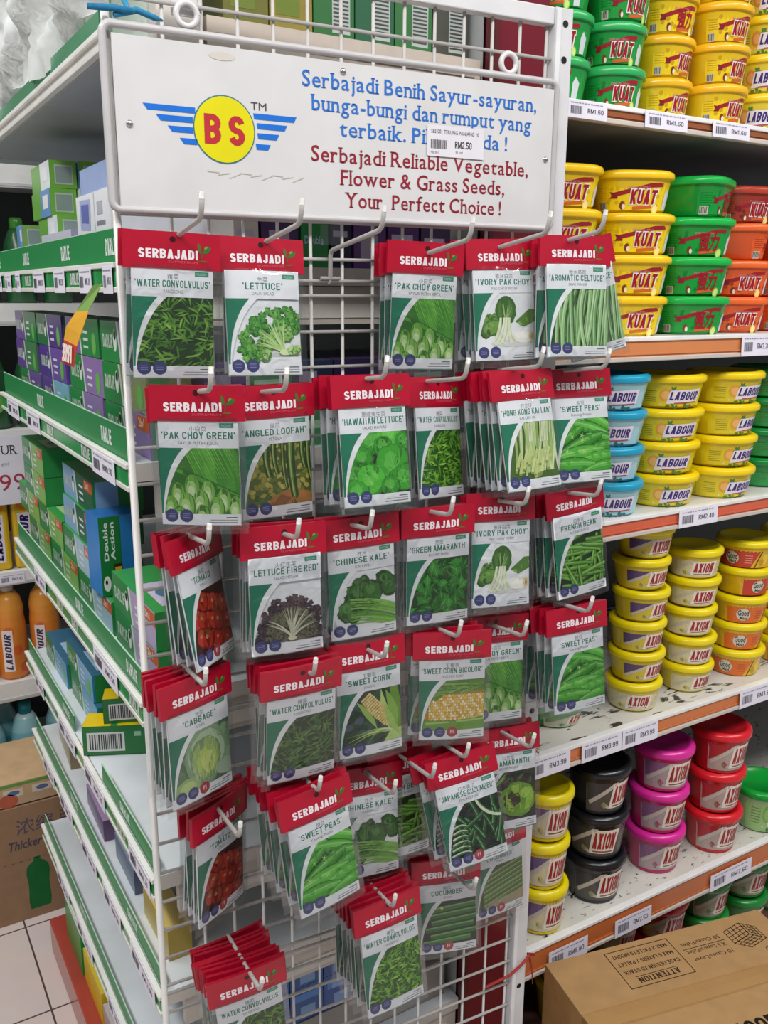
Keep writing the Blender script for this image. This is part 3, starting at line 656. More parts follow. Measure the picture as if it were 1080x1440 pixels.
# second shelf (level with the eye): green boxes with pale squares, white boxes near the post
zt = EZ[1]; n = 0
for col, (x, y) in enumerate([(0.31, 1.50), (0.352, 1.47)]):
    for i in range(4):
        yy = y - (0.03 if i < 2 else 0) + 0.012 * col
        if col == 1 and i == 3: yy += 0.01
        carton_box((x + 0.002 * (i % 2), yy, zt + 0.0005 + 0.0405 * i), (0.0395, 0.14, 0.040), '6fae4a', '74b347', '5d9a3e',
                   'small lime green box with pale square, %s row up, %s of the pair' % (ORD[i + 1], ['outer', 'inner'][col]), 'box', 'lime green boxes on the second shelf', deco_qr('dfe9ea' if (i + col) % 2 else '6a9ad0'), name='carton')
for i, (x, y, z) in enumerate([(0.305, 1.66, 0), (0.305, 1.72, .0405), (0.35, 1.66, 0), (0.305, 1.80, 0), (0.352, 1.72, .0405), (0.352, 1.80, 0), (0.398, 1.66, 0), (0.40, 1.5, 0), (0.40, 1.5, .0405)]):
    carton_box((x, y, zt + 0.0005 + z), (0.042, 0.055 if x < .36 else 0.13, 0.039), '5f8fc4', '86b060', '8ab0c8', 'small blue and green box far along the second shelf, %s in that cluster' % ORD[i + 1], 'box', 'small boxes far along the second shelf', deco_qr('7fa8d8'), name='carton')
def deco_white(mb, dx, dy, dz):
    g = fX(-E_, dy, 0); g2 = fX(-2 * E_, dy, 0)
    mb.poly([g(dy * .12, dz * .18), g(dy * .42, dz * .12), g(dy * .46, dz * .86), g(dy * .12, dz * .9)], 'aeb6e0'); mb.poly([g2(dy * .17, dz * .35), g2(dy * .38, dz * .3), g2(dy * .40, dz * .75), g2(dy * .17, dz * .78)], '6a76b8')
    rect(mb, g, dy * .55, 0, dy * .57, dz, 'd4d6e2'); rect(mb, g, dy * .64, dz * .45, dy * .8, dz * .75, 'b8b8c4'); rect(mb, g, dy * .62, dz * .2, dy * .86, dz * .3, '8a8a96')
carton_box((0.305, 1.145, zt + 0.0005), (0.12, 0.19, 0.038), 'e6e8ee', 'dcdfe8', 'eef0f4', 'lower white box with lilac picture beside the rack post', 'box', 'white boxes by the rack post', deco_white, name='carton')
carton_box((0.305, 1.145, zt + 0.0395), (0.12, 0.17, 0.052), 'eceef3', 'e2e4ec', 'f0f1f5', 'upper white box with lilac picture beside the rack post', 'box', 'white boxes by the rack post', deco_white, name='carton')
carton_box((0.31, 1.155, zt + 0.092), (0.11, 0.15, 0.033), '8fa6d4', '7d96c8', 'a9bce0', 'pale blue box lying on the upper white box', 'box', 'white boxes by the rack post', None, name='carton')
carton_box((0.300, 1.335, zt + 0.0005), (0.05, 0.20, 0.052), 'd2d2e2', '9c8fb0', 'c8c8d8', 'low pale lilac box between lime boxes and white boxes', 'box', 'white boxes by the rack post', None, name='carton')
# what shows through the grid on the second shelf: ends facing the viewer
for i, (x, w, h, c, d) in enumerate([(0.43, .034, .058, 'd8cfc8', 'cream white box end'), (0.466, .052, .062, '4b3566', 'deep purple box end'), (0.520, .040, .058, '2f8f4a', 'green box end with pale blue word'), (0.562, .032, .062, '23304a', 'navy blue box end'), (0.596, .050, .060, '6a4a88', 'purple box end with pale square'), (0.648, .05, .060, '5a3d78', 'dark violet box end'), (0.70, .05, .056, '4a3a60', 'dusky violet box end at the red post')]):
    def dd(mb, dx, dy, dz, i=i):
        f = fY(-E_, 0, 0)
        if i == 2: mb.text(T('Double', dz * .16, dx * .7, .02), f, 'a9d8e0', (dx * .12, dz * .5))
        elif i in (4, 1): rect(mb, f, dx * .2, dz * .2, dx * .75, dz * .7, 'b9adc4')
        else: rect(mb, f, dx * .1, dz * .62, dx * .8, dz * .74, 'c8bcd8')
    carton_box((x, EY0 + 0.02, zt + 0.0005), (w - .002, 0.18, h), c, c, mix_hex(c, 'ffffff', .15), '%s seen through the grid under the sign' % d, 'toothpaste box', 'box ends behind the grid', dd)
# third shelf: purple and green toothpaste boxes, three layers
zt = EZ[2]
L3 = [(1.70, 0, '2f8f4a', '7b5aa8'), (1.72, 1, '6a4a9c', '4f8a5a'), (1.71, 2, '7a5ca8', '2f8a4a'), (1.48, 0, '6a48a0', '8ac0d8'), (1.49, 1, '5a3c98', '7a58b0'), (1.50, 2, '2f7a4a', '5a3c90'),
      (1.27, 0, '2c9148', '9a7cb8'), (1.26, 1, '2c9148', '9a7cb8'), (1.27, 2, '8a6cb0', '2c9148'), (1.055, 0, '2c9148', '9a80ba'), (1.06, 1, '2a8c44', '8a9c5a'), (1.058, 2, '2c9148', '9a80ba')]
for i, (y, lv, a, b) in enumerate(L3):
    blk = ['farthest', 'second farthest', 'middle', 'nearest'][i // 3]
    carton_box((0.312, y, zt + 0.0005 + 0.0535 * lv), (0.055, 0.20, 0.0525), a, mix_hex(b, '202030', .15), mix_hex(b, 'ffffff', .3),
               'purple and green toothpaste box, %s layer of the %s pile, third shelf' % (['bottom', 'middle', 'top'][lv], blk), deco=deco_double(a, b, i in (9, 11)))
for i, (x, c) in enumerate([(0.385, '2f8a46'), (0.445, '5a4080'), (0.505, '268a4a'), (0.565, '2c3a55'), (0.625, '5a4480'), (0.685, '4a3a6a')]):
    for lv in range(2):
        def dd(mb, dx, dy, dz, lv=lv, i=i):
            f = fY(-E_, 0, 0); rect(mb, f, dx * .15, dz * .2, dx * .6, dz * .75, mix_hex('8a80a0', 'c0c0d0', .5 * lv)) if (i + lv) % 2 else rect(mb, f, dx * .1, dz * .4, dx * .9, dz * .6, 'a8d0b0')
        cc = c if lv == 0 else ['5a4080', '268a4a', '2c3a55', '3a2c5a', '4a3a78', '5a4480'][i]
        carton_box((x, EY0 + 0.02, zt + 0.0005 + 0.056 * lv), (0.058, 0.19, 0.055), cc, cc, mix_hex(cc, 'ffffff', .2), '%s toothpaste box end behind the grid, third shelf, column %s from left' % (['lower', 'upper'][lv], ORD[i + 1]), 'toothpaste box', 'box ends behind the grid', dd)
# fourth shelf: double packs
zt = EZ[3]
L4 = [(1.72, 0, 'g', 0), (1.81, 1, 'g', 0), (1.73, 2, 'g', 0), (1.73, 3, 'g', 0), (1.50, 0, 'g', 0), (1.60, 1, 'g', 0), (1.285, 0, 'l', 0), (1.385, 1, 'l', 0), (1.385, 2, 'b', .004), (1.390, 3, 'b', .008), (1.060, 0, 'v', 0), (1.065, 1, 'v', 0)]
for i, (y, lv, s, xo) in enumerate(L4):
    a, b = {'g': ('2c8c46', '8ac05a'), 'l': ('2b8a46', 'a9c8dc'), 'b': ('8ab4dc', '2b6a4a'), 'v': ('2b8a46', 'b8a8cc')}[s]
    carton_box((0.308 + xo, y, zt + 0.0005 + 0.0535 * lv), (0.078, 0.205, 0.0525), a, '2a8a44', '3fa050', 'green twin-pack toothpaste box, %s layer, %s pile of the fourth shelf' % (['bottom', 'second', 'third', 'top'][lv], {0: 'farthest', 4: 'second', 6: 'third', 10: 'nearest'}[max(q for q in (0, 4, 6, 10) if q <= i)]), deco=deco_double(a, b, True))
def deco_da(mb, dx, dy, dz):
    f = fY(-E_, 0, 0); f2 = fY(-2 * E_, 0, 0)
    rect(mb, f, 0, 0, dx * .5, dz, '1c7a3c'); rect(mb, f, dx * .52, 0, dx, dz, '2a7fc8'); rect(mb, f2, dx * .32, dz * .06, dx * .52, dz * .4, '3a2a20'); rect(mb, fY(-3 * E_, 0, 0), dx * .34, dz * .1, dx * .5, dz * .36, 'e0b030')
    mb.text(T('Double', dx * .10, dz * .48, .03), lambda s, t: f2(dx * .20 - t, dz * .45 + s), 'e8f2ec'); mb.text(T('Action', dx * .10, dz * .48, .03), lambda s, t: f2(dx * .36 - t, dz * .45 + s), 'e8f2ec')
    mb.poly([f2(*p) for p in ell(dx * .13, dz * .16, dx * .09, dz * .1)], 'e8efe8'); mb.poly([fY(-3 * E_, 0, 0)(*p) for p in ell(dx * .11, dz * .18, dx * .03, dz * .03)], '18201c')
carton_box((0.303, 1.312, zt + 0.0545), (0.062, 0.06, 0.122), '2a7fc8', '1c7a3c', '2a70b8', 'blue and green box standing on end with two-word upright lettering', 'toothpaste box', 'toothpaste boxes on the end shelving', deco_da, rz=4)
# fifth shelf
zt = EZ[4]
def deco_bar(w0=.05, w1=.5):
    def d(mb, dx, dy, dz):
        f = fY(-E_, 0, 0); f2 = fY(-2 * E_, 0, 0); rect(mb, f, dx * w0, dz * .12, dx * w1, dz * .78, 'cfd4d0'); bars(mb, f2, dx * (w0 + .03), dz * .2, dx * (w1 - .03), dz * .72, '3a3a3e', 5, 16)
        rect(mb, f, dx * .62, dz * .62, dx * .70, dz * .78, '8fc09a'); rect(mb, fX(-E_, dy, 0), 0, 0, dy, dz, 'd8b818')
        u = lambda s, t: (s, t, dz + E_); mb.poly([u(dx * .34, 0), u(dx * .42, 0), u(dx * .42, dy), u(dx * .34, dy)], '1f8a42')
    return d
carton_box((0.278, 1.418, zt + 0.002), (0.135, 0.050, 0.052), '14702f', '176f33', 'e6c812', 'green box with yellow top and barcode end, lying across the fifth shelf', 'toothpaste box', 'yellow-topped boxes', deco_bar(), rz=-25)
carton_box((0.312, 1.409, zt + 0.0545), (0.075, 0.042, 0.044), '14702f', '146a30', 'e2c414', 'smaller yellow-topped green box resting on the lower one', 'toothpaste box', 'yellow-topped boxes', deco_bar(.12, .8), rz=-20)
for i, (x, y, lv) in enumerate([(0.318, 1.48, 0), (0.318, 1.50, 1), (0.314, 1.70, 0), (0.388, 1.45, 0), (0.388, 1.46, 1), (0.386, 1.68, 0)]):
    a, b = ('2b8a46', '7ab4dc')
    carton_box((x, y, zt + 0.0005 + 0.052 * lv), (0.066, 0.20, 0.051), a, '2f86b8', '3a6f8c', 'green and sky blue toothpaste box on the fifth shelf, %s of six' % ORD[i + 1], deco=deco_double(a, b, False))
# sixth shelf: loose packs
zt = EZ[5]
for i, (x, y, w, l, h, c) in enumerate([(0.31, 1.72, .03, .16, .05, 'b8a47a'), (0.34, 1.60, .02, .14, .06, '5a3a44'), (0.305, 1.44, .035, .14, .04, '8a6a9a'), (0.31, 1.27, .03, .12, .045, '6a7a9a'), (0.31, 1.10, .035, .12, .05, 'd8b84a'), (0.36, 1.2, .08, .2, .035, '3a2c2c'), (0.36, 1.5, .09, .2, .05, '7a5a60')]):
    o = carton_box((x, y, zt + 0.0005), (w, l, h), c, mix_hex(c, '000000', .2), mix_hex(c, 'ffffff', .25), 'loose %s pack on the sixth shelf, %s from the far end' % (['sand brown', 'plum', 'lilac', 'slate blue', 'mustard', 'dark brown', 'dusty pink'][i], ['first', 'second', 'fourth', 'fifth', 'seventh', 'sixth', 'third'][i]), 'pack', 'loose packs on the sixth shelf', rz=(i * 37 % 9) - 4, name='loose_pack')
# blue boxes low behind the grid
for i in range(4):
    for lv in range(2):
        def dd(mb, dx, dy, dz): f = fY(-E_, 0, 0); rect(mb, f, dx * .3, dz * .08, dx * .75, dz * .42, '7aa0d0'); rect(mb, f, dx * .1, dz * .6, dx * .9, dz * .8, '4a86d0')
        if lv == 1 and i == 3: continue
        c = ['2f64a8', '2a5a9c', '35589a', '274a86'][i]
        carton_box((0.425 + 0.058 * i, EY0 + 0.022, EZ[6] + 0.07 + 0.062 * lv), (0.056, 0.15, 0.061), c, c, '4a7ac0', '%s blue box end low behind the grid, %s from left' % (['lower', 'upper'][lv], ORD[i + 1]), 'box', 'blue boxes low behind the grid', dd, name='carton')
mb = MB(); mb.box((0.41, EY0 + 0.02, EZ[6] + 0.0005), (0.77, EY0 + 0.24, EZ[6] + 0.0695), '8d8a86'); tag(mb.build('storage_tray', M['carton']), 'grey tray under the blue boxes, seen low through the grid', 'tray')
# base deck goods
for i, (x, y, w, l, h, c, t) in enumerate([(0.30, 1.72, .05, .15, .10, '1f9a44', 'd8e6d8'), (0.302, 1.56, .05, .15, .075, 'e2c41c', 'e8d040'), (0.302, 1.40, .05, .15, .06, 'b8b0b8', 'c8c4c4'), (0.302, 1.23, .05, .15, .05, '2f8a4a', '8a9a8a'), (0.37, 1.16, .06, .16, .13, 'e4c820', 'efe0a0'), (0.305, 1.06, .06, .15, .12, '1c8a3a', '2c9a4a')]):
    carton_box((x, y, 0.0855), (w, l, h), c, c, t, '%s carton standing on the red plinth, %s from the far end' % (['bright green', 'yellow', 'grey', 'dull green', 'tall yellow', 'dark green'][i], ORD[i + 1]), 'box', 'cartons on the plinth', name='carton')
# pouches on the top shelf behind the grid
for i, c in enumerate(['6a6a2c', '8a7c34', '2f6a38', '2a5f42', '356e3c', '4a4c44']):
    def dd(mb, dx, dy, dz, i=i):
        f = fY(-E_, 0, 0); f2 = fY(-2 * E_, 0, 0)
        if i > 1: rect(mb, f, dx * .45, dz * .1, dx * .9, dz * .8, 'aab4ae'); [rect(mb, f2, dx * .48, dz * (.14 + .045 * j), dx * .86, dz * (.16 + .045 * j), '4a4a4a') for j in range(14)]
        else: rect(mb, f, dx * .15, dz * .2, dx * .7, dz * .9, '6a7a2c')
    carton_box((0.43 + 0.058 * i, EY0 + 0.03, EZ[0] + 0.035), (0.056, 0.11, 0.10), c, c, c, 'green pouch pack on the top shelf above the sign, %s from left' % ORD[i + 1], 'pack', 'pouch packs above the sign', dd, name='pouch_pack')
mb = MB(); mb.box((0.40, EY0 + 0.005, EZ[0] + 0.0005), (0.78, EY0 + 0.35, EZ[0] + 0.0345), 'c4b8ac'); mb.box((0.41, EY0 + 0.003, EZ[0] + 0.012), (0.77, EY0 + 0.006, EZ[0] + 0.018), 'a89c92'); tag(mb.build('display_tray', M['carton']), 'beige tray carrying the green pouch packs above the sign', 'tray')
mb = MB(); mb.box((0.342, EY0 + 0.004, EZ[0] + 0.0005), (0.395, EY0 + 0.028, EZ[0] + 0.30), 'cfc8c0'); tag(mb.build('carton', M['kraft']), 'tall cream carton behind the top left corner of the sign', 'box')
# goods under clear film at the top left
for i, (y, h, c) in enumerate([(1.08, .30, 'd2dcd0'), (1.36, .36, 'c8d8c4'), (1.64, .33, 'd8d8cc')]):
    mb = MB(); mb.box((0.34, y, EZ[0] + 0.0005), (0.40, y + 0.26, EZ[0] + h), c); f = fX(0.34 - E_, y + .26, EZ[0])
    R = random.Random(i)
    for j in range(7): a = R.uniform(0, .2); b = R.uniform(0, h * .7); rect(mb, f, a, b, a + R.uniform(.02, .05), b + R.uniform(.03, .09), ['8fb08a', 'b8ac84', '7fa68c', 'e8ece8'][j % 4])
    tag(mb.build('wrapped_pack', M['carton']), 'pale green printed pack under the clear film, %s' % ['nearest the sign', 'middle one', 'farthest'][i], 'pack', 'packs under the clear film')
mb = MB(); R = random.Random(4); ny, nz = 60, 30; V = []
for j in range(nz + 1):
    for i in range(ny + 1):
        y = EY0 + 0.01 + (EY1 + .25 - EY0) * i / ny; z = EZ[0] + 0.018 + 0.40 * j / nz
        V.append((0.285 - 0.014 * math.sin(y * 23 + z * 31) * math.sin(z * 41 - y * 9) - 0.006 * math.sin(y * 71 + 3 * math.sin(z * 55)) - 0.03 * math.sin(PI * j / nz) + 0.05 * (j / nz) ** 3, y, z + 0.012 * math.sin(y * 13) * (j / nz == 0)))
mb.add(V, [(j * (ny + 1) + i, j * (ny + 1) + i + 1, (j + 1) * (ny + 1) + i + 1, (j + 1) * (ny + 1) + i) for j in range(nz) for i in range(ny)], 'eef4f0', True)
tag(mb.build('plastic_film', M['wrap']), 'crinkled clear plastic film draped over goods on the overhead shelf', 'plastic film')
# hanging paper flap
mb = MB(); P = [(1.060, 1.505, .012), (1.085, 1.470, .020), (1.13, 1.448, .026), (1.16, 1.430, .020)]
pts = [[(0.262, 1.035, 1.508), (0.258, 1.060, 1.506)], [(0.250, 1.055, 1.478), (0.252, 1.125, 1.476)], [(0.243, 1.070, 1.452), (0.246, 1.155, 1.458)], [(0.240, 1.080, 1.438), (0.243, 1.160, 1.442)], [(0.236, 1.085, 1.414), (0.240, 1.170, 1.414)]]
for (a, b), (c, d), col in zip(pts, pts[1:], ['7aa052', 'dba42c', 'd9a02a', 'b8382c']): mb.poly([a, b, d, c], col)
tt = TB('FREE', 0.020, 0.062, .2, .2); mb.text(([(a, b) for a, b, l in tt[0]], tt[1], tt[2]), lambda s, t: (0.2358 + .145 * t + .04 * s - .0012, 1.090 + s, 1.418 + t), 'f0e6dc')
o = mb.build('shelf_flap', M['paper']); so = o.modifiers.new('thick', 'SOLIDIFY'); so.thickness = 0.0005
tag(o, 'torn yellow and red paper flap hanging from the shelf lip left of rack', 'paper flap')

# ------------------------------------------------------------------ shelving across the far aisle, at the far left
fr = thing('far_gondola_frame', 'grey back panel of the white shelving across the far aisle', 'shelving frame')
mb = MB(); mb.box((-1.2, 2.78, 0), (1.0, 2.80, 2.2), '4a5250'); mb.build('back_panel', M['shelf'], fr)
for i, (zt, zb) in enumerate([(0.20, 0.10), (0.512, 0.462), (0.808, 0.775), (1.165, 1.13), (1.468, 1.418), (1.782, 1.732)]):
    t = thing('shelf', 'white shelf of the far left shelving, %s from the floor' % ORD[i + 1], 'shelf', (0, 0, 0), 0, 'shelves across the far aisle')
    mb = MB(); mb.box((-1.2, 2.355, zt - 0.02), (1.0, 2.775, zt), 'd8d8d6'); mb.build('board', M['shelf'], t)
    mb = MB(); mb.box((-1.2, 2.345, zb), (1.0, 2.355, zt + 0.002), 'e4e4e2'); mb.box((-1.2, 2.343, zb + 0.004), (1.0, 2.346, zb + 0.010), 'c8c8c8'); mb.build('lip', M['paint'], t)
for i, x in enumerate((0.215, 0.29)):
    o = obj('price_tag', tag_mesh('RM3.40', 0.06, 0.026, 90 + i), None, (x, 2.3425, 0.779)); tag(o, 'price tag on the far shelf above the orange bottles, %s one' % ['left', 'right'][i], 'price tag', 'price tags across the far aisle')
def bottle_meshes(body, R, H, cap, capR, capH, lab, word, wcol, shape):
    if shape == 'squat': prof = [(0, .001), (R * .9, 0), (R, .006), (R, H * .45), (R * .92, H * .62), (R * .62, H * .76), (capR * 1.05, H * .80), (0, H * .80)]
    else: prof = [(0, .001), (R * .9, 0), (R, .006), (R, H * .62), (R * .93, H * .72), (R * .97, H * .80), (R * .8, H * .92), (R * .45, H), (0, H)]
    mb = MB(); n = len(prof) - 1
    mb.lathe(prof, body, 28, cols=[body] * n if isinstance(body, str) else [mix_hex(body[0], body[1], k / (n - 1)) for k in range(n)])
    b = mb.mesh('bottle_body', M['plastic'])
    mb = MB(); z = prof[-1][1] - 0.004; mb.lathe([(0, z), (capR, z), (capR, z + capH * .8), (capR * .8, z + capH), (0, z + capH)], cap, 20); c = mb.mesh('cap', M['plastic'])
    w = Wrap(R, R, H, None); mb = MB()
    if word:
        L = H * .42
        for k in range(3): w.poly(mb, ell(R * (.7 - .5 * k), H * (.12 + .22 * k), R * .35, R * .35), 1, lab[1])
        w.rect(mb, -R * .75, H * .10, -R * .05, H * .58, 2, lab[0])
        t = TB(word, R * .42, L, .20, .15); t = cutT(([(p[1], p[0], p[2]) for p in t[0]], t[1], R * .42), .004); me = [(-R * .18 - p[0], H * .12 + p[1], p[2]) for p in t[0]]
        mb.add([w.fn(3.2 + .12 * l)(x, z) for x, z, l in me], t[1], wcol)
    else:
        w.poly(mb, ell(0, H * .3, R * .5, H * .12), 1, lab[0])
    return b, c, mb.mesh('label', M['label'])
def put_bottle(ms, x, y, z, label, group, rz=0):
    t = thing('bottle', label, 'bottle', (x, y, z), math.radians(rz), group)
    obj('bottle_body', ms[0], t); obj('cap', ms[1], t); obj('label', ms[2], t)
ob = bottle_meshes(('e07a28', 'efae4a'), .038, .235, 'd8d4cc', .016, .02, ('e8ddd8', 'd8602a'), 'LABOUR', '2f2358', 'tall')
for i, x in enumerate((0.14, 0.225, 0.312, 0.398)): put_bottle(ob, x, 2.40, 0.5125, 'orange cleaner bottle on the far left shelf, %s from left' % ORD[i + 1], 'orange bottles across the far aisle', 18 - 9 * i)
tb = bottle_meshes(('2a9ab0', 'd4e4e4'), .042, .25, '1a7a8a', .017, .035, ('8ad0c0', '6fb0a0'), None, '2f2358', 'squat')
for i, (x, y) in enumerate([(0.14, 2.40), (0.235, 2.40), (0.328, 2.40), (0.42, 2.42), (0.28, 2.50), (0.19, 2.50)]): put_bottle(tb, x, y, 0.2005, 'pearly teal-capped bottle behind the cartons at far left, %s counted' % ORD[i + 1], 'teal-capped bottles')
gb = bottle_meshes(('1a4a2c', '2f6a3c'), .036, .22, '4a9a3a', .016, .03, ('6aa84a', 'd8d84a'), None, '2f2358', 'squat')
for lv, z in ((0, 1.1655), (1, 1.4685)):
    for i in range(5): put_bottle(gb, 0.16 + 0.085 * i, 2.42, z, 'dark green bottle on the far %s shelf, %s from left' % (['middle', 'upper'][lv], ORD[i + 1]), 'dark green bottles across the far aisle')
for i in range(3):
    mb = MB(); mb.box((0, 0, 0), (.058, .05, .19), 'e0b824'); f = fY(-E_, 0, 0); f2 = fY(-2 * E_, 0, 0)
    rect(mb, f, .012, .02, .044, .145, 'e8e2e0'); t = TB('LABOUR', .020, .115, .22, .15); mb.add([f2(.038 - y, .025 + x) for x, y, l in t[0]], t[1], '3d2a78')
    mb.poly([f(*p) for p in ell(.03, .165, .018, .015)], 'e08a2a')
    o = mb.build('refill_pouch', M['plastic']); o.location = (0.205 + 0.066 * i, 2.37, 0.8085); bevel(o, .008)
    tag(o, 'yellow refill pouch on the far left shelf below the price sign, %s from left' % ORD[i + 1], 'pouch', 'yellow refill pouches')
mb = MB(); mb.box((0, 0, 0), (.20, .0008, .170), 'dcdce6'); f = fY(-E_, 0, 0)
mb.text(T('LABOUR', .022, .115, .0, 0, True), f, '3a3a44', (.048, .125)); mb.text(T('(450 gm)', .008), f, '7a7a84', (.10, .098)); mb.text(T('9.99', .040, .105, .0, 0, True), f, 'a8384a', (.07, .035))
mb.text(T('RM', .014), f, 'a8384a', (.03, .04)); o = mb.build('price_sign', M['paper']); o.location = (0.196, 2.338, 0.985)
tag(o, 'white paper price sign ending in 99 hanging at far left', 'price sign')
# cartons on the floor at the far left
def kraft_box(name, size, label, deco, loc, rz, base='b58f66', group=None, flap=True):
    dx, dy, dz = size; t = thing(name, label, 'carton', loc, math.radians(rz), group)
    mb = MB(); mb.box((0, 0, 0), (dx, dy, dz - .004), base); deco(mb, dx, dy, dz); mb.build('box_body', M['kraft'], t)
    if flap:
        for nm, a, b in (('near', 0, dy * .497), ('far', dy * .503, dy)):
            mb = MB(); mb.box((0, a, dz - .0038), (dx, b, dz), mix_hex(base, 'ffffff', .06)); deco_top(mb, nm, dx, dy, dz) if name == 'carton_box' and group is None else None
            mb.build('top_flap', M['kraft'], t)
    return t
def deco_top(mb, which, dx, dy, dz):
    # print on the two top flaps of the big carton; it faces the shelf, so it reads upside down from the camera
    f = lambda s, t: (dx - s, dy - t, dz + E_)
    ink = '3a2c20'
    if which == 'far':
        def frame(a, b, c, d, w=.0016):
            for q in ((a, b, c, b + w), (a, d - w, c, d), (a, b, a + w, d), (c - w, b, c, d)): rect(mb, f, *q, ink)
        frame(.215, .012, .345, .100)
        mb.text(TB('ATTENTION', .012, .082, .16), f, ink, (.280, .080), 'C')
        rect(mb, f, .238, .0765, .322, .0778, ink)
        for i, l in enumerate(['CASE DESIGN TO STACK', 'MAX 5 LAYERS / PALLET', 'MAX 2 PALLETS HEIGHT']): mb.text(TB(l, .0085, .112, .14), f, ink, (.280, .060 - .019 * i), 'C')
        for i, l in enumerate(['10 Cases/Layer', 'X 5 Layers/Pallet', '50 Cases/Pallet']): mb.text(T(l, .0085, .082), f, ink, (.160, .072 - .019 * i), 'C')
        rect(mb, f, .115, .048, .205, .0494, ink)
        def cube(cx, cy, s, n):
            ex, ey, ez = (s, s * .28), (-s * .55, s * .42), (0, s * .75)
            for i in range(n + 1):
                k = i / n
                for o, a, b in (((0, 0), ex, ez), ((0, 0), ey, ez), (ez, ex, ey)):
                    for p, q in ((a, b), (b, a)):
                        x0, y0 = cx + o[0] + p[0] * k, cy + o[1] + p[1] * k; x1, y1 = x0 + q[0], y0 + q[1]
                        l = math.hypot(x1 - x0, y1 - y0); nx, ny = -(y1 - y0) / l * .0007, (x1 - x0) / l * .0007
                        mb.poly([f(x0 - nx, y0 - ny), f(x1 - nx, y1 - ny), f(x1 + nx, y1 + ny), f(x0 + nx, y0 + ny)], ink)
        cube(.062, .020, .042, 4); cube(.030, .082, .028, 4)
        rect(mb, f, 0, dy * .43, dx, dy * .497, 'a8814f')
    else:
        rect(mb, f, 0, dy * .503, dx, dy * .57, 'a8814f')
        g = lambda s, t: (s, t, dz + E_)
        mb.text(TB('1100597', .036, .135, .17), g, '1c1814', (.205, .030))
def deco_far(mb, dx, dy, dz):
    f = fY(-E_, 0, 0)
    mb.text(T('浓缩 强效', .030), f, '5a5468', (dx - .17, dz - .075)); mb.text(T('Thicker & Better', .022, .17, .02, .25), f, '4f4a5c', (dx - .19, dz - .115))
    for i in range(14): rect(mb, f, dx - .26 + .018 * i, dz - .150, dx - .252 + .018 * i, dz - .1485, '6a5238')
    b = [(.002, .0), (.048, .0), (.051, .02), (.049, .07), (.052, .10), (.050, .118), (.040, .130), (.033, .134), (.033, .144), (.017, .144), (.017, .134), (.010, .130), (0, .118), (-.002, .10), (.001, .07), (-.001, .02)]
    mb.poly([f(dx - .155 + p[0], .024 + p[1] * .97) for p in b], '1d6a34')
    mb.text(T('LIME', .016, .06), f, '7a8a5a', (dx - .085, .118)); mb.text(TB('LABOUR', .026, .12, .22, .15), f, '3d4a86', (dx - .085, .088)); mb.text(T('浓缩', .018), f, '7a6a66', (dx - .065, .060)); mb.text(T('THICKER', .016, .08), f, '7a6a66', (dx - .08, .034))
kraft_box('carton_box', (0.80, 0.235, 0.31), 'brown carton with green bottle silhouette on the floor at far left', deco_far, (-0.39, 2.085, 0.0005), 0, '9a7b60', 'cartons on the floor at far left', False)
def deco_far2(mb, dx, dy, dz):
    f = fY(-E_, 0, 0); f2 = fY(-2 * E_, 0, 0)
    rect(mb, f, 0, dz - .014, dx, dz - .006, '6a9a4a'); rect(mb, f, 0, 0, dx, dz * .30, 'c0a484')
    for i in range(5): rect(mb, f, dx - .33 + .065 * i, dz - .040, dx - .285 + .065 * i, dz - .020, 'd8ccb8'); mb.poly([f2(*p) for p in ell(dx - .307 + .065 * i, dz - .030, .014, .006)], '5a7098')
    mb.poly([f2(*p) for p in ell(dx - .19, dz * .22, .022, .018)], 'b8604a'); mb.poly([f2(*p) for p in ell(dx - .04, dz * .28, .016, .014)], 'a8805a')
kraft_box('carton_box', (0.80, 0.22, 0.062), 'flat pale carton with green stripe lying on the brown one at far left', deco_far2, (-0.38, 2.09, 0.311), 0, 'c4a680', 'cartons on the floor at far left', False)
# the big carton in front of the right shelving: local x along its length, y toward the shelf
def deco_plain(mb, dx, dy, dz):
    f = fX(-E_, dy, 0)
    for i in range(6): rect(mb, f, .04 + .014 * i, dz - .10, .048 + .014 * i, dz - .094, '7a5a38')
cang = math.radians(-12.2); cx0 = Vector((0.941, 1.003)); cdx, cdy = 0.455, 0.282
yv = Vector((-math.sin(cang), math.cos(cang))); c0 = cx0 - yv * cdy
t = kraft_box('carton_box', (cdx, cdy, 0.36), 'big kraft carton with framed stacking notice on the floor at lower right', deco_plain, (c0.x, c0.y, 0.0005), -12.2, 'ad8555')
mb = MB(); V = [(0.0, cdy * .44, .3606), (cdx, cdy * .44, .3606), (cdx, cdy * .5, .3612), (cdx, cdy * .56, .3606), (0, cdy * .56, .3606), (0, cdy * .5, .3612)]
mb.add(V, [(0, 1, 2, 5), (5, 2, 3, 4)], 'b08a58'); mb.poly([(-.0006, cdy * .44, .29), (-.0006, cdy * .44, .3606), (-.0006, cdy * .56, .3606), (-.0006, cdy * .56, .29)], 'a07a4a'); mb.build('sealing_tape', M['rail'], t)

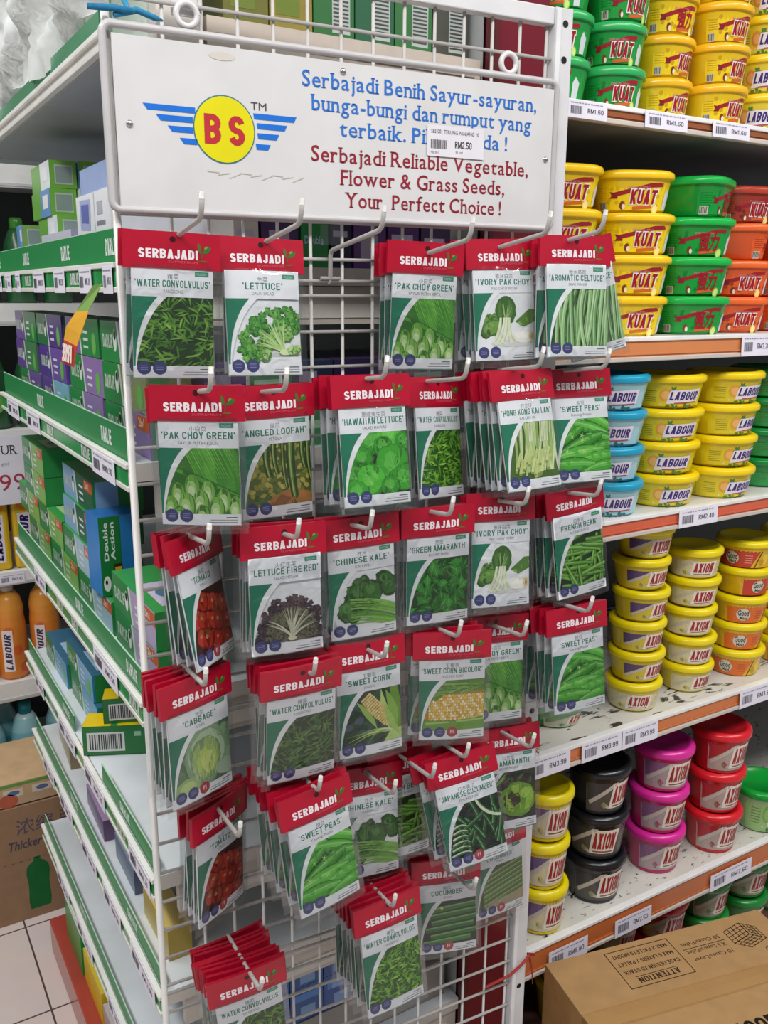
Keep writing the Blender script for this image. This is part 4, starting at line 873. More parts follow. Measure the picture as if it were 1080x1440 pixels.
# ------------------------------------------------------------------ the wire display rack
RANG = -0.0718183; RD = Vector((math.cos(RANG), math.sin(RANG), 0)); NN = Vector((-RD.y, RD.x, 0)); U0 = 0.1913
def rk(u, z, off=0.0): return RD * (U0 + u) + NN * (1.0 - off) + Vector((0, 0, z))
RMAT = Matrix.Rotation(RANG, 4, 'Z')
def rmw(u, z, off=0.0, extra=None):
    m = Matrix.Translation(rk(u, z, off)) @ RMAT
    return m @ extra if extra is not None else m
WHT = 'c6c3c0'
rack = thing('display_rack', 'white wire grid rack hung with seed packets at the aisle end', 'display rack', mw=rmw(0, 0))
mb = MB(); mb.tube([(0.006, 0, 0.0), (0.006, 0, 1.77)], 0.0042, WHT, 10); mb.build('post', M['paint'], rack)
mb = MB(); mb.box((0.548, -0.008, 0.0), (0.5745, 0.012, 1.842), 'd4d4d6')
mb.box((0.5485, -0.010, 0.0), (0.556, -0.008, 1.84), 'e2e2e4')
for z in (1.824, 1.783, 1.30, 0.9, 0.42): mb.add([(0.563 + p[0], -0.0086, z + p[1]) for p in ell(0, 0, .0042, .0042, 12)], [tuple(range(12))], '101014')
bevel(mb.build('post', M['paint'], rack), 0.0015)
mb = MB(); mb.box((0.0, -0.006, 1.822), (0.548, 0.010, 1.842), 'd8d8da'); bevel(mb.build('top_rail', M['paint'], rack), 0.0015)
mb = MB(); mb.box((0.0, -0.006, 0.03), (0.548, 0.010, 0.05), 'd8d8da'); bevel(mb.build('bottom_rail', M['paint'], rack), 0.0015)
for i in range(13):
    u = 0.0633 + 0.04 * i
    mb = MB(); mb.tube([(u, 0.003, 0.05), (u, 0.003, 1.825)], 0.0020, WHT, 6); mb.build('upright_wire', M['paint'], rack)
z = 1.7835; k = 0
while z > 0.06:
    mb = MB(); mb.tube([(0.006, -0.001, z), (0.550, -0.001, z)], 0.0021, WHT, 6); mb.build('cross_wire', M['paint'], rack); z -= 0.0411; k += 1
for z in (1.5126, 0.62):
    mb = MB(); mb.tube([(0.006, -0.001, z), (0.550, -0.001, z)], 0.0021, WHT, 6); mb.build('cross_wire', M['paint'], rack)
for u, z in ((0.088, 1.775), (0.485, 1.772)):
    mb = MB(); mb.box((u - .014, 0.004, z), (u + .014, 0.007, z + 0.07), 'd6d4d4') if u < .2 else None
    ring = [(u + .011 * math.cos(a * PI / 10), -0.002, z + .011 * math.sin(a * PI / 10)) for a in range(21)]; mb.tube(ring, .0034, 'd8d6d6', 8, False); mb.build('hanging_ring', M['paint'], rack)
# sign board with a tube frame
sg = thing('sign_board', 'white enamel sign with yellow winged badge and blue and dark red lettering', 'sign', mw=rmw(0, 0, 0.012))
P = []
for cx, cz, a0 in ((0.5425, 1.7465, 90), (0.5425, 1.5895, 0), (0.0085, 1.5895, -90), (0.0085, 1.7465, -180)):
    for j in range(5): a = math.radians(a0 - 22.5 * j); P.append((cx + .0085 * math.cos(a), 0, cz + .0085 * math.sin(a)))
P.append(P[0]); mb = MB(); mb.tube(P, 0.0040, 'bdbbbc', 10, False); mb.build('tube_frame', M['paint'], sg)
mb = MB(); mb.box((0.0085, -0.0015, 1.5835), (0.5465, 0.0015, 1.7465), 'd2d2d2'); f = fY(-0.0019, 0, 0); f2 = fY(-0.0022, 0, 0); f3 = fY(-0.0025, 0, 0)
BL, RE = '2f6fc4', '8f2634'
def strip(u0, z0, u1, z1, h, sl): mb.poly([f(u0, z0), f(u1, z0), f(u1 - sl * 0, z0 - h), f(u0 + sl, z0 - h)], '1f6ed0')
for z, u in ((1.6850, .0355), (1.6755, .0485), (1.6655, .0600), (1.6545, .0720)): strip(u, z, .0895 if z > 1.68 else .0865 if z > 1.66 else .0905, z, .0058, .0045)
for z, u, a in ((1.6850, .2020, .1525), (1.6755, .1910, .1560), (1.6655, .1815, .1565), (1.6545, .1715, .1545)): mb.poly([f(a, z), f(u, z), f(u - .003, z - .0058), f(a + .001, z - .0058)], '1f6ed0')
mb.poly([f(*p) for p in ell(.1203, 1.6660, .0338, .0340, 40)], '3a7a8a'); mb.poly([f2(*p) for p in ell(.1203, 1.6660, .0325, .0327, 40)], 'ddd414')
mb.text(TB('BS', .0295, .0440, .20, gap=.26), f3, 'b8323a', (.1203, 1.6510), 'C'); mb.text(T('TM', .0075, .0175), f, '4a4a4e', (.1500, 1.6885))
cy = lambda s, z, u0, u1, c, cap: mb.text(T(s, cap, u1 - u0, .008, 0, True), f, c, (u0, z))
cy('Serbajadi Benih Sayur-sayuran,', 1.7180, .2092, .5203, BL, .0160); cy('bunga-bungi dan rumput yang', 1.6945, .2189, .5141, BL, .0160)
cy('terbaik. Pilihan anda !', 1.6700, .2537, .4789, BL, .0160); cy('Serbajadi Reliable Vegetable,', 1.6420, .2189, .5114, RE, .0160)
cy('Flower & Grass Seeds,', 1.6185, .2534, .4771, RE, .0160); cy('Your, Perfect Choice !', 1.5945, .2595, .4728, RE, .0160)
for i in range(9):
    R = random.Random(i + 3); u = .10 + .012 * i; mb.poly([f(u, 1.624 - .003 * (i % 3)), f(u + .013, 1.6235), f(u + .013, 1.6225), f(u, 1.6232 - .003 * (i % 3))], 'bdb9ac')
mb.poly([f(*p) for p in ell(.1203, 1.737, .014, .004)], 'cfcac0')
mb.build('panel', M['sign'], sg)
for u, z in ((.0215, 1.664), (.5375, 1.664), (.258, 1.737)):
    mb = MB(); mb.lathe([(.0036, 0), (.0034, .0012), (.002, .002), (0, .0022)], 'c8c8cc', 16); o = mb.build('rivet', M['steel'], sg); o.location = (u, -.0015, z); o.rotation_euler = (PI / 2, 0, 0)
mb = MB(); mb.box((0, 0, 0), (.079, .0004, .0345), 'dcdae0'); f = fY(-E_, 0, 0)
mb.text(T('SBS 001 TERUNG PANJANG 10', .0042, .066), f, '5a5860', (.005, .0255)); bars(mb, f, .005, .0085, .026, .0185, '3a3a42', 9, 14); mb.text(TB('RM2.50', .0078, .0235, .15), f, '2f2f36', (.038, .0105)); mb.text(T('NE 001', .0025), f, '77757c', (.005, .003)); mb.text(T('90 107', .0025), f, '77757c', (.039, .0045))
o = mb.build('price_sticker', M['paper']); o.matrix_world = rmw(.3655, 1.6572, .0150); tag(o, 'small white price sticker with barcode stuck over the blue lettering of the sign', 'price sticker')
mb = MB(); mb.box((0, 0, 0), (.026, .0003, .022), 'd4d4d2'); o = mb.build('sticky_tape', M['sleeve']); o.matrix_world = rmw(.233, 1.553, .0045); tag(o, 'scrap of clear tape stuck on the grid just below the sign', 'tape')
# ties
mb = MB(); mb.tube([rk(.012, 1.762, .014), rk(.035, 1.770, .012), rk(.052, 1.764, .016), rk(.060, 1.763, .014)], [.0026, .0034, .003, .001], '2f7fa8', 8)
mb.tube([rk(-.012, 1.768, .01), rk(.012, 1.768, .016), rk(.030, 1.767, .016)], [.003, .0036, .003], '2a78a4', 8); mb.tube([rk(.028, 1.768, .012), rk(.022, 1.785, .004), rk(.020, 1.83, -.004)], .0028, '2f86b0', 8)
tag(mb.build('tie_string', M['string']), 'blue string knotted over the top left corner of the sign', 'string')
mb = MB(); mb.tube([rk(.50, .44, .006), rk(.54, .452, .013), rk(.560, .462, .013), rk(.578, .470, .010), rk(.584, .466, 0), rk(.60, .455, -.005)], .0022, 'a83a3a', 8); mb.tube([rk(.582, .468, .006), rk(.588, .44, .008), rk(.592, .41, .006)], [.002, .0015, .0006], 'b04438', 6)
tag(mb.build('tie_string', M['string']), 'red raffia string tied round the foot of the rack post', 'string')
mb = MB(); mb.tube([rk(.512, .868, .012), rk(.535, .862, .012), rk(.56, .845, .008), rk(.585, .822, .0)], [.002, .003, .003, .0012], 'b03c34', 6)
tag(mb.build('tie_string', M['string']), 'loose red plastic ribbon end sticking out beside the black tubs', 'string')

# ------------------------------------------------------------------ seed packets: printed pictures
PW, PH = 0.083, 0.1125          # printed card
def clip(P, x0, y0, x1, y1):
    for ax, v, sg in ((0, x0, 1), (0, x1, -1), (1, y0, 1), (1, y1, -1)):
        out = []
        for i in range(len(P)):
            a, b = P[i - 1], P[i]; ia = sg * (a[ax] - v) >= 0; ib = sg * (b[ax] - v) >= 0
            if ia != ib:
                t = (v - a[ax]) / (b[ax] - a[ax]); out.append((a[0] + (b[0] - a[0]) * t, a[1] + (b[1] - a[1]) * t))
            if ib: out.append(b)
        P = out
        if len(P) < 3: return []
    return P
class Art:
    """pictures in card units: x 0..1, y downward from the top of the card"""
    X0, Y0, X1, Y1 = 0.0, 0.36, 1.0, 1.20
    def __init__(s, seed): s.p = []; s.R = random.Random(seed)
    def poly(s, P, c): s.p.append((P, c))
    def bg(s, c): s.poly([(0, .36), (1, .36), (1, 1.2), (0, 1.2)], c)
    def leaf(s, x, y, L, w, ang, c, bend=0.0):
        P = []; Q = []; px, py, a = x, y, ang
        prof = [.25, .75, 1, .85, .5, 0]
        for q in prof:
            px += math.cos(a) * L / 6; py -= math.sin(a) * L / 6; a += bend / 6
            nx, ny = math.sin(a), math.cos(a); P.append((px + nx * w * q / 2, py + ny * w * q / 2)); Q.append((px - nx * w * q / 2, py - ny * w * q / 2))
        s.poly([(x, y)] + P + Q[::-1][1:], c)
    def strip(s, pts, w0, w1, c):
        P = []; Q = []; n = len(pts)
        for i, (x, y) in enumerate(pts):
            a = pts[max(i - 1, 0)]; b = pts[min(i + 1, n - 1)]; dx, dy = b[0] - a[0], b[1] - a[1]; l = math.hypot(dx, dy) or 1
            w = (w0 + (w1 - w0) * i / (n - 1)) / 2; P.append((x - dy / l * w, y + dx / l * w)); Q.append((x + dy / l * w, y - dx / l * w))
        for i in range(n - 1): s.poly([P[i], P[i + 1], Q[i + 1], Q[i]], c)
    def curve(s, a, m, b, n=7): return [((1 - t) ** 2 * a[0] + 2 * t * (1 - t) * m[0] + t * t * b[0], (1 - t) ** 2 * a[1] + 2 * t * (1 - t) * m[1] + t * t * b[1]) for t in [i / n for i in range(n + 1)]]
    def blob(s, x, y, rx, ry, c, jag=.12, n=18, rot=0.0):
        P = []
        for i in range(n):
            a = 2 * PI * i / n; k = 1 + s.R.uniform(-jag, jag); u, v = rx * k * math.cos(a), ry * k * math.sin(a)
            P.append((x + u * math.cos(rot) - v * math.sin(rot), y + u * math.sin(rot) + v * math.cos(rot)))
        s.poly(P, c)
    def ball(s, x, y, rx, ry, c, jag=.3, n=14):
        r = s.R.uniform(0, 3); s.blob(x + .006, y + .010, rx * 1.12, ry * 1.14, mix_hex(c, '0c200c', .45), jag, n, r); s.blob(x, y, rx, ry, c, jag, n, r); s.blob(x - rx * .2, y - ry * .25, rx * .5, ry * .45, mix_hex(c, 'e8ffd0', .14), jag, 10, r)
    def u(s, a, b): return s.R.uniform(a, b)
    def c(s, *cs): i = s.R.randrange(len(cs) - 1); return mix_hex(cs[i], cs[i + 1], s.R.random())

def a_grass(s, dark, mid, lite, n=230, L=.24):
    s.bg(dark)
    for i in range(n):
        t = i / n; s.leaf(s.u(.0, 1.05), s.u(.42, 1.25), s.u(.5, 1.1) * L, s.u(.018, .036), s.u(-.4, 3.5), s.c(mix_hex(dark, mid, .4 + .6 * t), mix_hex(mid, lite, t)), s.u(-.8, .8))
def art_water(s): a_grass(s, '24401f', '4f8a2e', '9cc654')
def art_water2(s): a_grass(s, '2c5a1f', '5fa52f', 'b4dc5a', 260, .20)
def art_water3(s): a_grass(s, '1f3a1c', '3f7030', '7aa050', 260, .22)
def art_lettuce(s):
    s.blob(.70, 1.08, .30, .03, 'c8cccc', .05)
    for k in range(130):
        r = .50 * (1 - k / 190); a = s.u(.30, 1.10) * PI; x = .74 + r * 1.18 * math.cos(a); y = 1.04 - r * 1.12 * math.sin(a)
        s.ball(x, y, .050, .038, s.c('2f7a2c', '4c9638', '74b84e') if k < 90 else s.c('6aa848', 'a8d080'), .4)
    for k in range(18): a = s.u(.45, 1.0) * PI; s.strip(s.curve((.77, 1.05), (.72 + .2 * math.cos(a), .98 - .2 * math.sin(a)), (.76 + .40 * math.cos(a), 1.02 - .40 * math.sin(a))), .024, .004, s.c('a4cc78', 'd0e4a8'))
    s.blob(.78, 1.05, .09, .04, 'd4e6b0', .1)
    for k in range(16): s.ball(s.u(.82, .97), s.u(.98, 1.06), .035, .026, s.c('8cc060', 'c8e0a0'))
def art_pak(s):
    s.bg('3f7a2c')
    for k in range(5): s.poly([(.30 + .15 * k, .36), (.48 + .15 * k, .36), (.75 + .12 * k, .98), (.55 + .10 * k, .92)], s.c('3f8a2a', '5aa838', '77bf4a'))
    for k in range(26): x = .3 + .03 * k; s.strip([(x, .36), (x + .18, .75)], .010, .004, s.c('6cb844', '8fd060', '2f6a22'))
    s.poly([(.20, .60), (.40, .66), (.70, .80), (1.0, .94), (1.0, 1.06), (.60, .90), (.28, .82), (.15, .76)], '2f6f20'); s.poly([(.22, .62), (.45, .70), (1.0, .96), (1.0, .98), (.4, .74), (.2, .66)], '57a038')
    for x, y, r in ((.40, .86, .13), (.60, .92, .12), (.22, .95, .12), (.80, 1.02, .12), (.50, 1.06, .14), (.12, 1.12, .12), (.32, 1.10, .14), (.70, 1.14, .13), (.94, 1.12, .12), (.22, 1.24, .12), (.52, 1.24, .13)):
        c = s.c('6ba83e', '86bc58'); s.blob(x + .012, y + .01, r * .74, r * 1.32, mix_hex(c, '22501a', .6), .02, 22); s.blob(x, y, r * .70, r * 1.28, c, .02, 22)
        s.blob(x - .008, y + r * .25, r * .50, r * .92, mix_hex(c, 'e4f4c4', .45), .03, 18); s.blob(x - .012, y + r * .45, r * .34, r * .62, mix_hex(c, 'f0fadc', .7), .03, 16)
        s.strip([(x - r * .30, y - r * 1.1), (x - r * .42, y + r * .4)], .008, .004, mix_hex(c, 'e4f4c4', .5)); s.strip([(x + r * .28, y - r * 1.1), (x + r * .40, y + r * .4)], .010, .004, mix_hex(c, '2f6a20', .5))
def art_ivory(s):
    s.blob(.60, 1.10, .36, .05, 'd4d6d8', .05)
    for k in range(8): s.ball(.30 + s.u(-.12, .12), .86 + s.u(-.12, .10), .14, .10, s.c('4a7a2c', '628f3a', '78a84c'), .15)
    s.blob(.51, .62, .17, .21, '3c6a28', .06, 22); s.blob(.50, .60, .13, .16, '537f38', .06)
    for k in range(8): a = s.u(.25, .75) * PI; s.strip([(.50, .80), (.50 + .16 * math.cos(a), .80 - .30 * math.sin(a))], .012, .003, 'a8c480')
    s.poly([(.66, .78), (.90, .60), (1.0, .60), (1.0, .78), (.80, .86)], '5a8438'); s.poly([(.70, .80), (1.0, .66), (1.0, .70), (.74, .84)], '8fb468')
    for x0, x1 in ((.30, .42), (.36, .48), (.44, .52), (.60, .56)): s.strip(s.curve((x1, .72), (x1 - .02, .95), (x0, 1.10), 8), .035, .085, s.c('dce4c4', 'eef0e0')); s.strip(s.curve((x1 + .01, .74), (x1, .95), (x0 + .02, 1.08), 8), .008, .02, 'c4d0a4')
    s.blob(.80, 1.0, .19, .10, 'eceadf', .03); s.blob(.78, .98, .14, .05, 'f8f6f0', .03); s.blob(.93, 1.0, .05, .08, 'd8c8a4', .05); s.blob(.94, 1.0, .025, .045, 'b89a6a', .05)
def art_bean(s, dark, cols, vertical=True, n=30):
    s.bg(dark)
    for k in range(n):
        if vertical: x = .22 + .78 * (k * 7 % n) / n; pts = s.curve((x + s.u(-.02, .12), .34), (x + s.u(-.10, .10), .80), (x + s.u(-.12, .06), 1.22), 8); w = .045
        else:
            a = s.u(-.5, .4) if k % 3 else s.u(1.0, 2.2); x, y = s.u(.1, 1.0), s.u(.40, 1.2); pts = s.curve((x - .34 * math.cos(a), y + .34 * math.sin(a)), (x + s.u(-.05, .05), y + s.u(-.07, .05)), (x + .34 * math.cos(a), y - .34 * math.sin(a)), 7); w = .062
        c = s.c(*cols); s.strip(pts, w * 1.15, w * .9, mix_hex(dark, c, .5)); s.strip([(a_ - .004, b_ - .004) for a_, b_ in pts], w * .82, w * .6, c); s.strip([(a_ - .008, b_ - .010) for a_, b_ in pts], w * .25, w * .15, mix_hex(c, 'ffffff', .35))
def art_celtuce(s):
    s.bg('2f4a2c')
    for k in range(26):
        x = .20 + .82 * (k * 7 % 26) / 26; m = s.u(-.12, .10); pts = s.curve((x + s.u(.02, .16), .33), (x + m, .70), (x + s.u(-.06, .05), 1.22), 9); c = s.c('5a8c4c', '84b46e', 'a4cc90')
        s.strip([(a + .010, b) for a, b in pts], .085, .075, mix_hex('22381f', c, .35)); s.strip(pts, .062, .058, c); s.strip([(a - .010, b) for a, b in pts], .020, .014, mix_hex(c, 'f0ffe4', .5))
def art_french(s): art_bean(s, '243c16', ('4a8a1e', '68ac30', '7cc040'), False, 46)
def art_kailan(s):
    s.bg('4a6a2a')
    for k in range(40):
        x = .25 + .75 * s.R.random(); s.strip(s.curve((x + s.u(-.05, .15), .36), (x, .75), (x - s.u(-.05, .12), 1.1), 6), .05, .035, s.c('7ea04a', 'a9c47a', 'd8e2b4'))
    for k in range(26): x, y = s.u(.15, .8), s.u(.95, 1.2); s.strip(s.curve((x + .08, y - .22), (x + .02, y - .1), (x, y), 4), .04, .05, s.c('b4c878', 'd8dea0')); s.blob(x, y, .03, .02, '8a9a4a', .1, 10)
    for k in range(14): x = s.u(.3, 1); s.strip([(x, .36), (x - .03, .66)], .008, .012, 'e8ecd4')
def art_loofah(s):
    s.bg('5a6a2a')
    for k in range(150): s.blob(s.u(.05, 1), s.u(.36, 1.2), .045, .03, s.c('3f5a20', '7a8a34', 'a89a44', 'c8b860'), .3, 8, s.u(0, 3))
    s.poly([(.30, 1.2), (.45, 1.06), (.62, 1.0), (.85, 1.02), (1, 1.06), (1, 1.2)], 'b0783a'); s.poly([(.35, 1.2), (.55, 1.05), (.7, 1.12), (.6, 1.2)], '8a5a30')
    for x, y0, y1, w in ((.36, .40, .80, .10), (.47, .36, .78, .08), (.60, .36, .98, .06), (.71, .36, 1.10, .13), (.88, .36, .72, .08), (.97, .36, .9, .08)):
        p = s.curve((x, y0), (x - .02, (y0 + y1) / 2), (x + .04, y1), 8); s.strip(p, w, w * .8, '2f4c1c'); s.strip([(a - .008, b) for a, b in p], w * .45, w * .3, '6a8a3c'); s.strip([(a - .012, b) for a, b in p], w * .14, w * .1, 'b4c47c')
def art_hawaii(s):
    s.bg('2a2c20')
    for k in range(20): s.blob(s.u(0, 1), s.u(.36, 1.2), .05, .03, s.c('4a3a2c', '1c2018'), .3, 8)
    for x, y, r in ((.45, .48, .20), (.72, .42, .20), (.95, .50, .14), (.30, .70, .16), (.62, .56, .15), (.18, .92, .20), (.76, .80, .27), (.40, 1.0, .22), (.20, 1.15, .17), (.92, 1.0, .20), (.70, 1.10, .15)):
        c = s.c('2f8a26', '45b034', '66cc44'); s.blob(x, y, r, r * .95, mix_hex(c, '103010', .35), .10, 24); s.blob(x - .01, y - .012, r * .93, r * .88, c, .10, 24); s.blob(x - .02, y - .03, r * .5, r * .45, mix_hex(c, 'a8f080', .3), .2, 16)
        for q in range(6): a = q * 1.05 + s.u(0, .5); s.strip([(x, y + r * .2), (x + r * .8 * math.cos(a), y + r * .8 * math.sin(a))], .010, .003, mix_hex(c, 'b8f090', .5))
def art_peas(s):
    s.bg('1f4a16')
    for x, y, L, w, a in ((.40, .47, .75, .13, .30), (.80, .42, .8, .15, -.45), (.72, .57, .85, .15, -.35), (.30, .64, .6, .12, .55), (.88, .71, .7, .14, -.25), (.45, .78, .95, .15, .35), (.85, .84, .7, .13, .15), (.42, .93, 1.0, .17, .12), (.85, 1.0, .8, .15, .05), (.35, 1.10, .9, .16, -.05), (.85, 1.15, .8, .14, .15)):
        L *= .92; w *= 1.0; c = s.c('32881f', '48a82f', '66c044'); dx, dy = math.cos(a) * L / 2, math.sin(a) * L / 2; p = s.curve((x - dx, y + dy), (x, y - .07), (x + dx, y - dy), 10)
        def pod(k, off, col):
            P = []; Q = []
            for i, (px, py) in enumerate(p):
                q = w * k * math.sin(PI * (i + .35) / 10.7) ** .55 / 2 * 1.25; P.append((px, py + off - q)); Q.append((px, py + off + q))
            s.poly(P + Q[::-1], col)
        pod(1.25, .012, '174a12'); pod(1.08, .004, mix_hex(c, '1c5a14', .35)); pod(.85, -.006, c); pod(.42, -.020, mix_hex(c, 'a4e478', .35)); pod(.10, -.032, mix_hex(c, 'e8ffd0', .45))
    for k in range(6): x, y = s.u(.2, .6), s.u(.6, .9); [s.strip([(x, y), (x + .05 * math.cos(q), y + .05 * math.sin(q))], .014, .003, 'a8dc78') for q in (0, 1.3, 2.6, 3.9, 5.2)]
def art_tomato(s):
    s.bg('3a1512')
    for k in range(20):
        x, y = .16 + .84 * (k * 7 % 20) / 20, .44 + .76 * ((k * 9) % 20) / 20; r = s.u(.10, .135); c = s.c('8e1c14', 'b02c1c', 'c4422a')
        s.blob(x, y, r, r * 1.15, mix_hex(c, '300808', .5), .04); s.blob(x - .008, y - .01, r * .88, r * 1.0, c, .04); s.blob(x - .025, y - .035, r * .25, r * .22, mix_hex(c, 'ffd0b0', .5), .05, 10)
        if k % 3 == 0: [s.leaf(x, y - r * .5, .06, .014, q, '5a7a2a') for q in (.3, 1.5, 2.7, 3.9, 5.2)]
def art_firered(s):
    s.poly([(0, 1.2), (.05, 1.10), (1, 1.10), (1, 1.2)], '24242c'); s.blob(.56, 1.02, .43, .34, '55484a', .08, 26); s.blob(.56, 1.06, .32, .24, '6f6a58', .1, 22)
    for k in range(230):
        r = .50 * (1 - k / 330); a = s.u(-.02, 1.03) * PI; x = .56 + r * 1.0 * math.cos(a); y = 1.12 - r * 1.12 * math.sin(a); c = s.c('4a3440', '5c4a50', '6f5a58') if k < 100 else s.c('5a5a44', '7a7a5c', '6a6450')
        s.blob(x + .005, y + .008, .045, .035, mix_hex(c, '100810', .5), .45, 12); s.blob(x, y, .040, .030, c, .45, 12)
    for k in range(26): a = s.u(.05, .95) * PI; s.strip(s.curve((.56, 1.14), (.56 + .14 * math.cos(a), 1.08 - .2 * math.sin(a)), (.56 + .40 * math.cos(a), 1.12 - .40 * math.sin(a))), .026, .003, s.c('a8a88c', 'd8dcc4'))
    for k in range(40): a = s.u(0, 1) * PI; s.blob(.56 + .46 * math.cos(a) * s.u(.85, 1.02), 1.12 - .52 * math.sin(a) * s.u(.85, 1.05), .02, .016, s.c('2c2026', '4a3840'), .4, 8)
    s.blob(.56, 1.15, .06, .035, 'd4ccb0', .1)
def art_kale(s):
    for k in range(18): s.ball(s.u(.24, .62), s.u(.66, 1.04), .14, .095, s.c('2a5a1c', '3f7a2a', '57963a'), .25)
    for x, y, r in ((.42, .54, .07), (.53, .50, .06), (.85, .56, .13), (.93, .66, .11), (.48, .72, .19), (.28, .94, .14), (.64, .70, .14)): s.ball(x, y, r, r * 1.15, s.c('2c5f20', '44812e'), .14, 18)
    for k in range(15): y = .80 + .022 * k; s.strip(s.curve((.30, y + s.u(-.06, .06)), (.65, y - .02), (1.0, y + .16 + s.u(-.03, .03)), 6), .014, .045, s.c('4f8a30', '7ab04a', '8cc45a'))
    for k in range(22): x, y = s.u(.25, .6), s.u(.62, 1.02); s.strip([(x, y), (x + s.u(.05, .18), y + s.u(-.05, .1))], .009, .003, s.c('7ab050', '1f4a16'))
def art_amaranth(s):
    s.bg('1f4a1c')
    for k in range(120):
        t = k / 120; x, y = s.u(.1, 1.0), .36 + s.u(0, .84) * (1.05 - .1 * t); a = s.u(-2.6, -.5) if k % 2 else s.u(-.6, 3.6); c = s.c('1f6a1c', '2f8a2a', '48a83a'); s.leaf(x, y, s.u(.16, .26), s.u(.08, .12), a, mix_hex('123a10', c, .35 + .65 * t)); s.leaf(x, y, .18, .010, a, mix_hex(c, 'b4e890', .4))
def art_cabbage(s):
    s.bg('5a7a5c')
    for k in range(60): s.blob(s.u(.05, 1), s.u(.36, 1.2), .10, .07, s.c('4f7050', '7c9c78', '98b490'), .25, 12, s.u(0, 3))
    for x, y, rx, ry, c in ((.58, .74, .36, .42, '88a880'), (.58, .76, .31, .36, 'b4ccac'), (.56, .80, .26, .32, '7a9c68'), (.56, .80, .23, .29, '9cba6c'), (.58, .84, .17, .22, 'b4cc62'), (.60, .86, .11, .16, 'c8d878'), (.25, 1.12, .20, .14, '9cb878'), (.25, 1.12, .13, .09, 'b8d088'), (.90, 1.05, .18, .12, 'a8bca4')): s.blob(x, y, rx, ry, c, .05, 24)
    for k in range(7): a = .3 + k * .42; s.strip(s.curve((.40 + .05 * k, 1.10), (.36 + .07 * k, .8), (.58 - .36 * math.cos(a), .78 - .40 * math.sin(a))), .008, .002, 'c8dab8')
def art_corn(s):
    s.bg('24402a')
    for k in range(40): s.blob(s.u(.1, 1), s.u(.36, 1.2), .08, .06, s.c('1c3026', '34523a', '3f5a6a'), .3, 10)
    s.poly([(.84, .36), (.95, .36), (1.0, .6), (1, 1.0), (.84, 1.1), (.78, .75)], '6f9c34'); s.poly([(.68, .36), (.76, .60), (.95, 1.05), (.82, 1.08), (.66, .70)], 'c4d880')
    for k in range(9): s.strip(s.curve((.90, 1.06), (.55 + s.u(-.1, .1), .92 + s.u(0, .1)), (.10 + .05 * k, 1.0 + s.u(.02, .2)), 8), .034, .004, s.c('6f9a3c', 'a8c86a', 'd8e4b0'))
    s.leaf(.95, 1.06, .70, .14, 1.75, '8ab84a', .25); s.leaf(.62, 1.02, .62, .10, 2.0, '9cc05c', .35)
    s.poly([(.70, 1.2), (.82, 1.04), (1, 1.02), (1, 1.2)], 'b4d07c')
    ax, ay, bx, by = .44, .46, .84, .98
    for i in range(17):
        for j in range(-3, 4):
            t = i / 16; w = .030 * math.sin(PI * min(1, .25 + t * .8)) ** .4; x = ax + (bx - ax) * t; y = ay + (by - ay) * t; nx, ny = .79, -.61
            s.blob(x + nx * j * w, y + ny * j * w, .022, .019, s.c('e0c474', 'f0dc9c', 'd4b05a'), .08, 8)
    s.leaf(.98, 1.14, .60, .12, 2.2, 'a4c864', -.5)
def art_bicolor(s):
    s.bg('5f8f38')
    for k in range(30): s.strip([(s.u(0, .6), .36 + s.u(0, .3)), (s.u(.6, 1), .38 + s.u(0, .24))], .03, .01, s.c('4a7a2c', '7aa84a', '98c064'))
    s.poly([(.05, .98), (.25, .70), (.40, .60), (1, .56), (1, 1.04), (.1, 1.04)], 'b48a2c')
    for i in range(30):
        for j in range(9):
            x = .16 + .03 * i; y = .62 + .048 * j + .012 * (i % 2); 
            if y > .60 + .5 * max(0, .42 - x): s.blob(x, y, .017, .026, s.c('d8a832', 'ecc456', 'f4e0a4') if (i * 7 + j * 3) % 5 else 'f8f0d4', .06, 8)
    s.poly([(.04, 1.2), (.08, 1.02), (.5, 1.04), (1, .99), (1, 1.2)], '6fa03c'); s.poly([(.1, 1.06), (1, 1.02), (1, 1.05), (.1, 1.09)], 'a4cc6c')
def art_jcuke(s):
    s.bg('12241a')
    for k in range(18):
        x, y, a = s.u(.2, 1), s.u(.4, 1.2), s.u(.4, 2.4); p = s.curve((x - .25 * math.cos(a), y + .25 * math.sin(a)), (x + .05, y), (x + .25 * math.cos(a), y - .25 * math.sin(a)), 7); s.strip(p, .095, .075, '1c3f1f'); s.strip(p, .05, .035, s.c('2a5c2a', '3f7a3a')); s.strip([(u - .01, v - .012) for u, v in p], .012, .006, '8ab888')
    s.strip(s.curve((.62, .36), (.72, .66), (1.0, .72), 9), .055, .04, 'dce8c8'); s.strip(s.curve((.64, .36), (.74, .62), (1.0, .69), 9), .02, .012, '4a8a3c')
    for k in range(6): y = .66 + .085 * k; s.strip(s.curve((.17 - .02 * k, y + .05), (.30, y - .02), (.40, y + .06), 6), .030, .012, 'cfe0c0'); s.strip(s.curve((.17 - .02 * k, y + .075), (.30, y + .005), (.40, y + .085), 6), .024, .012, '3f7a34')
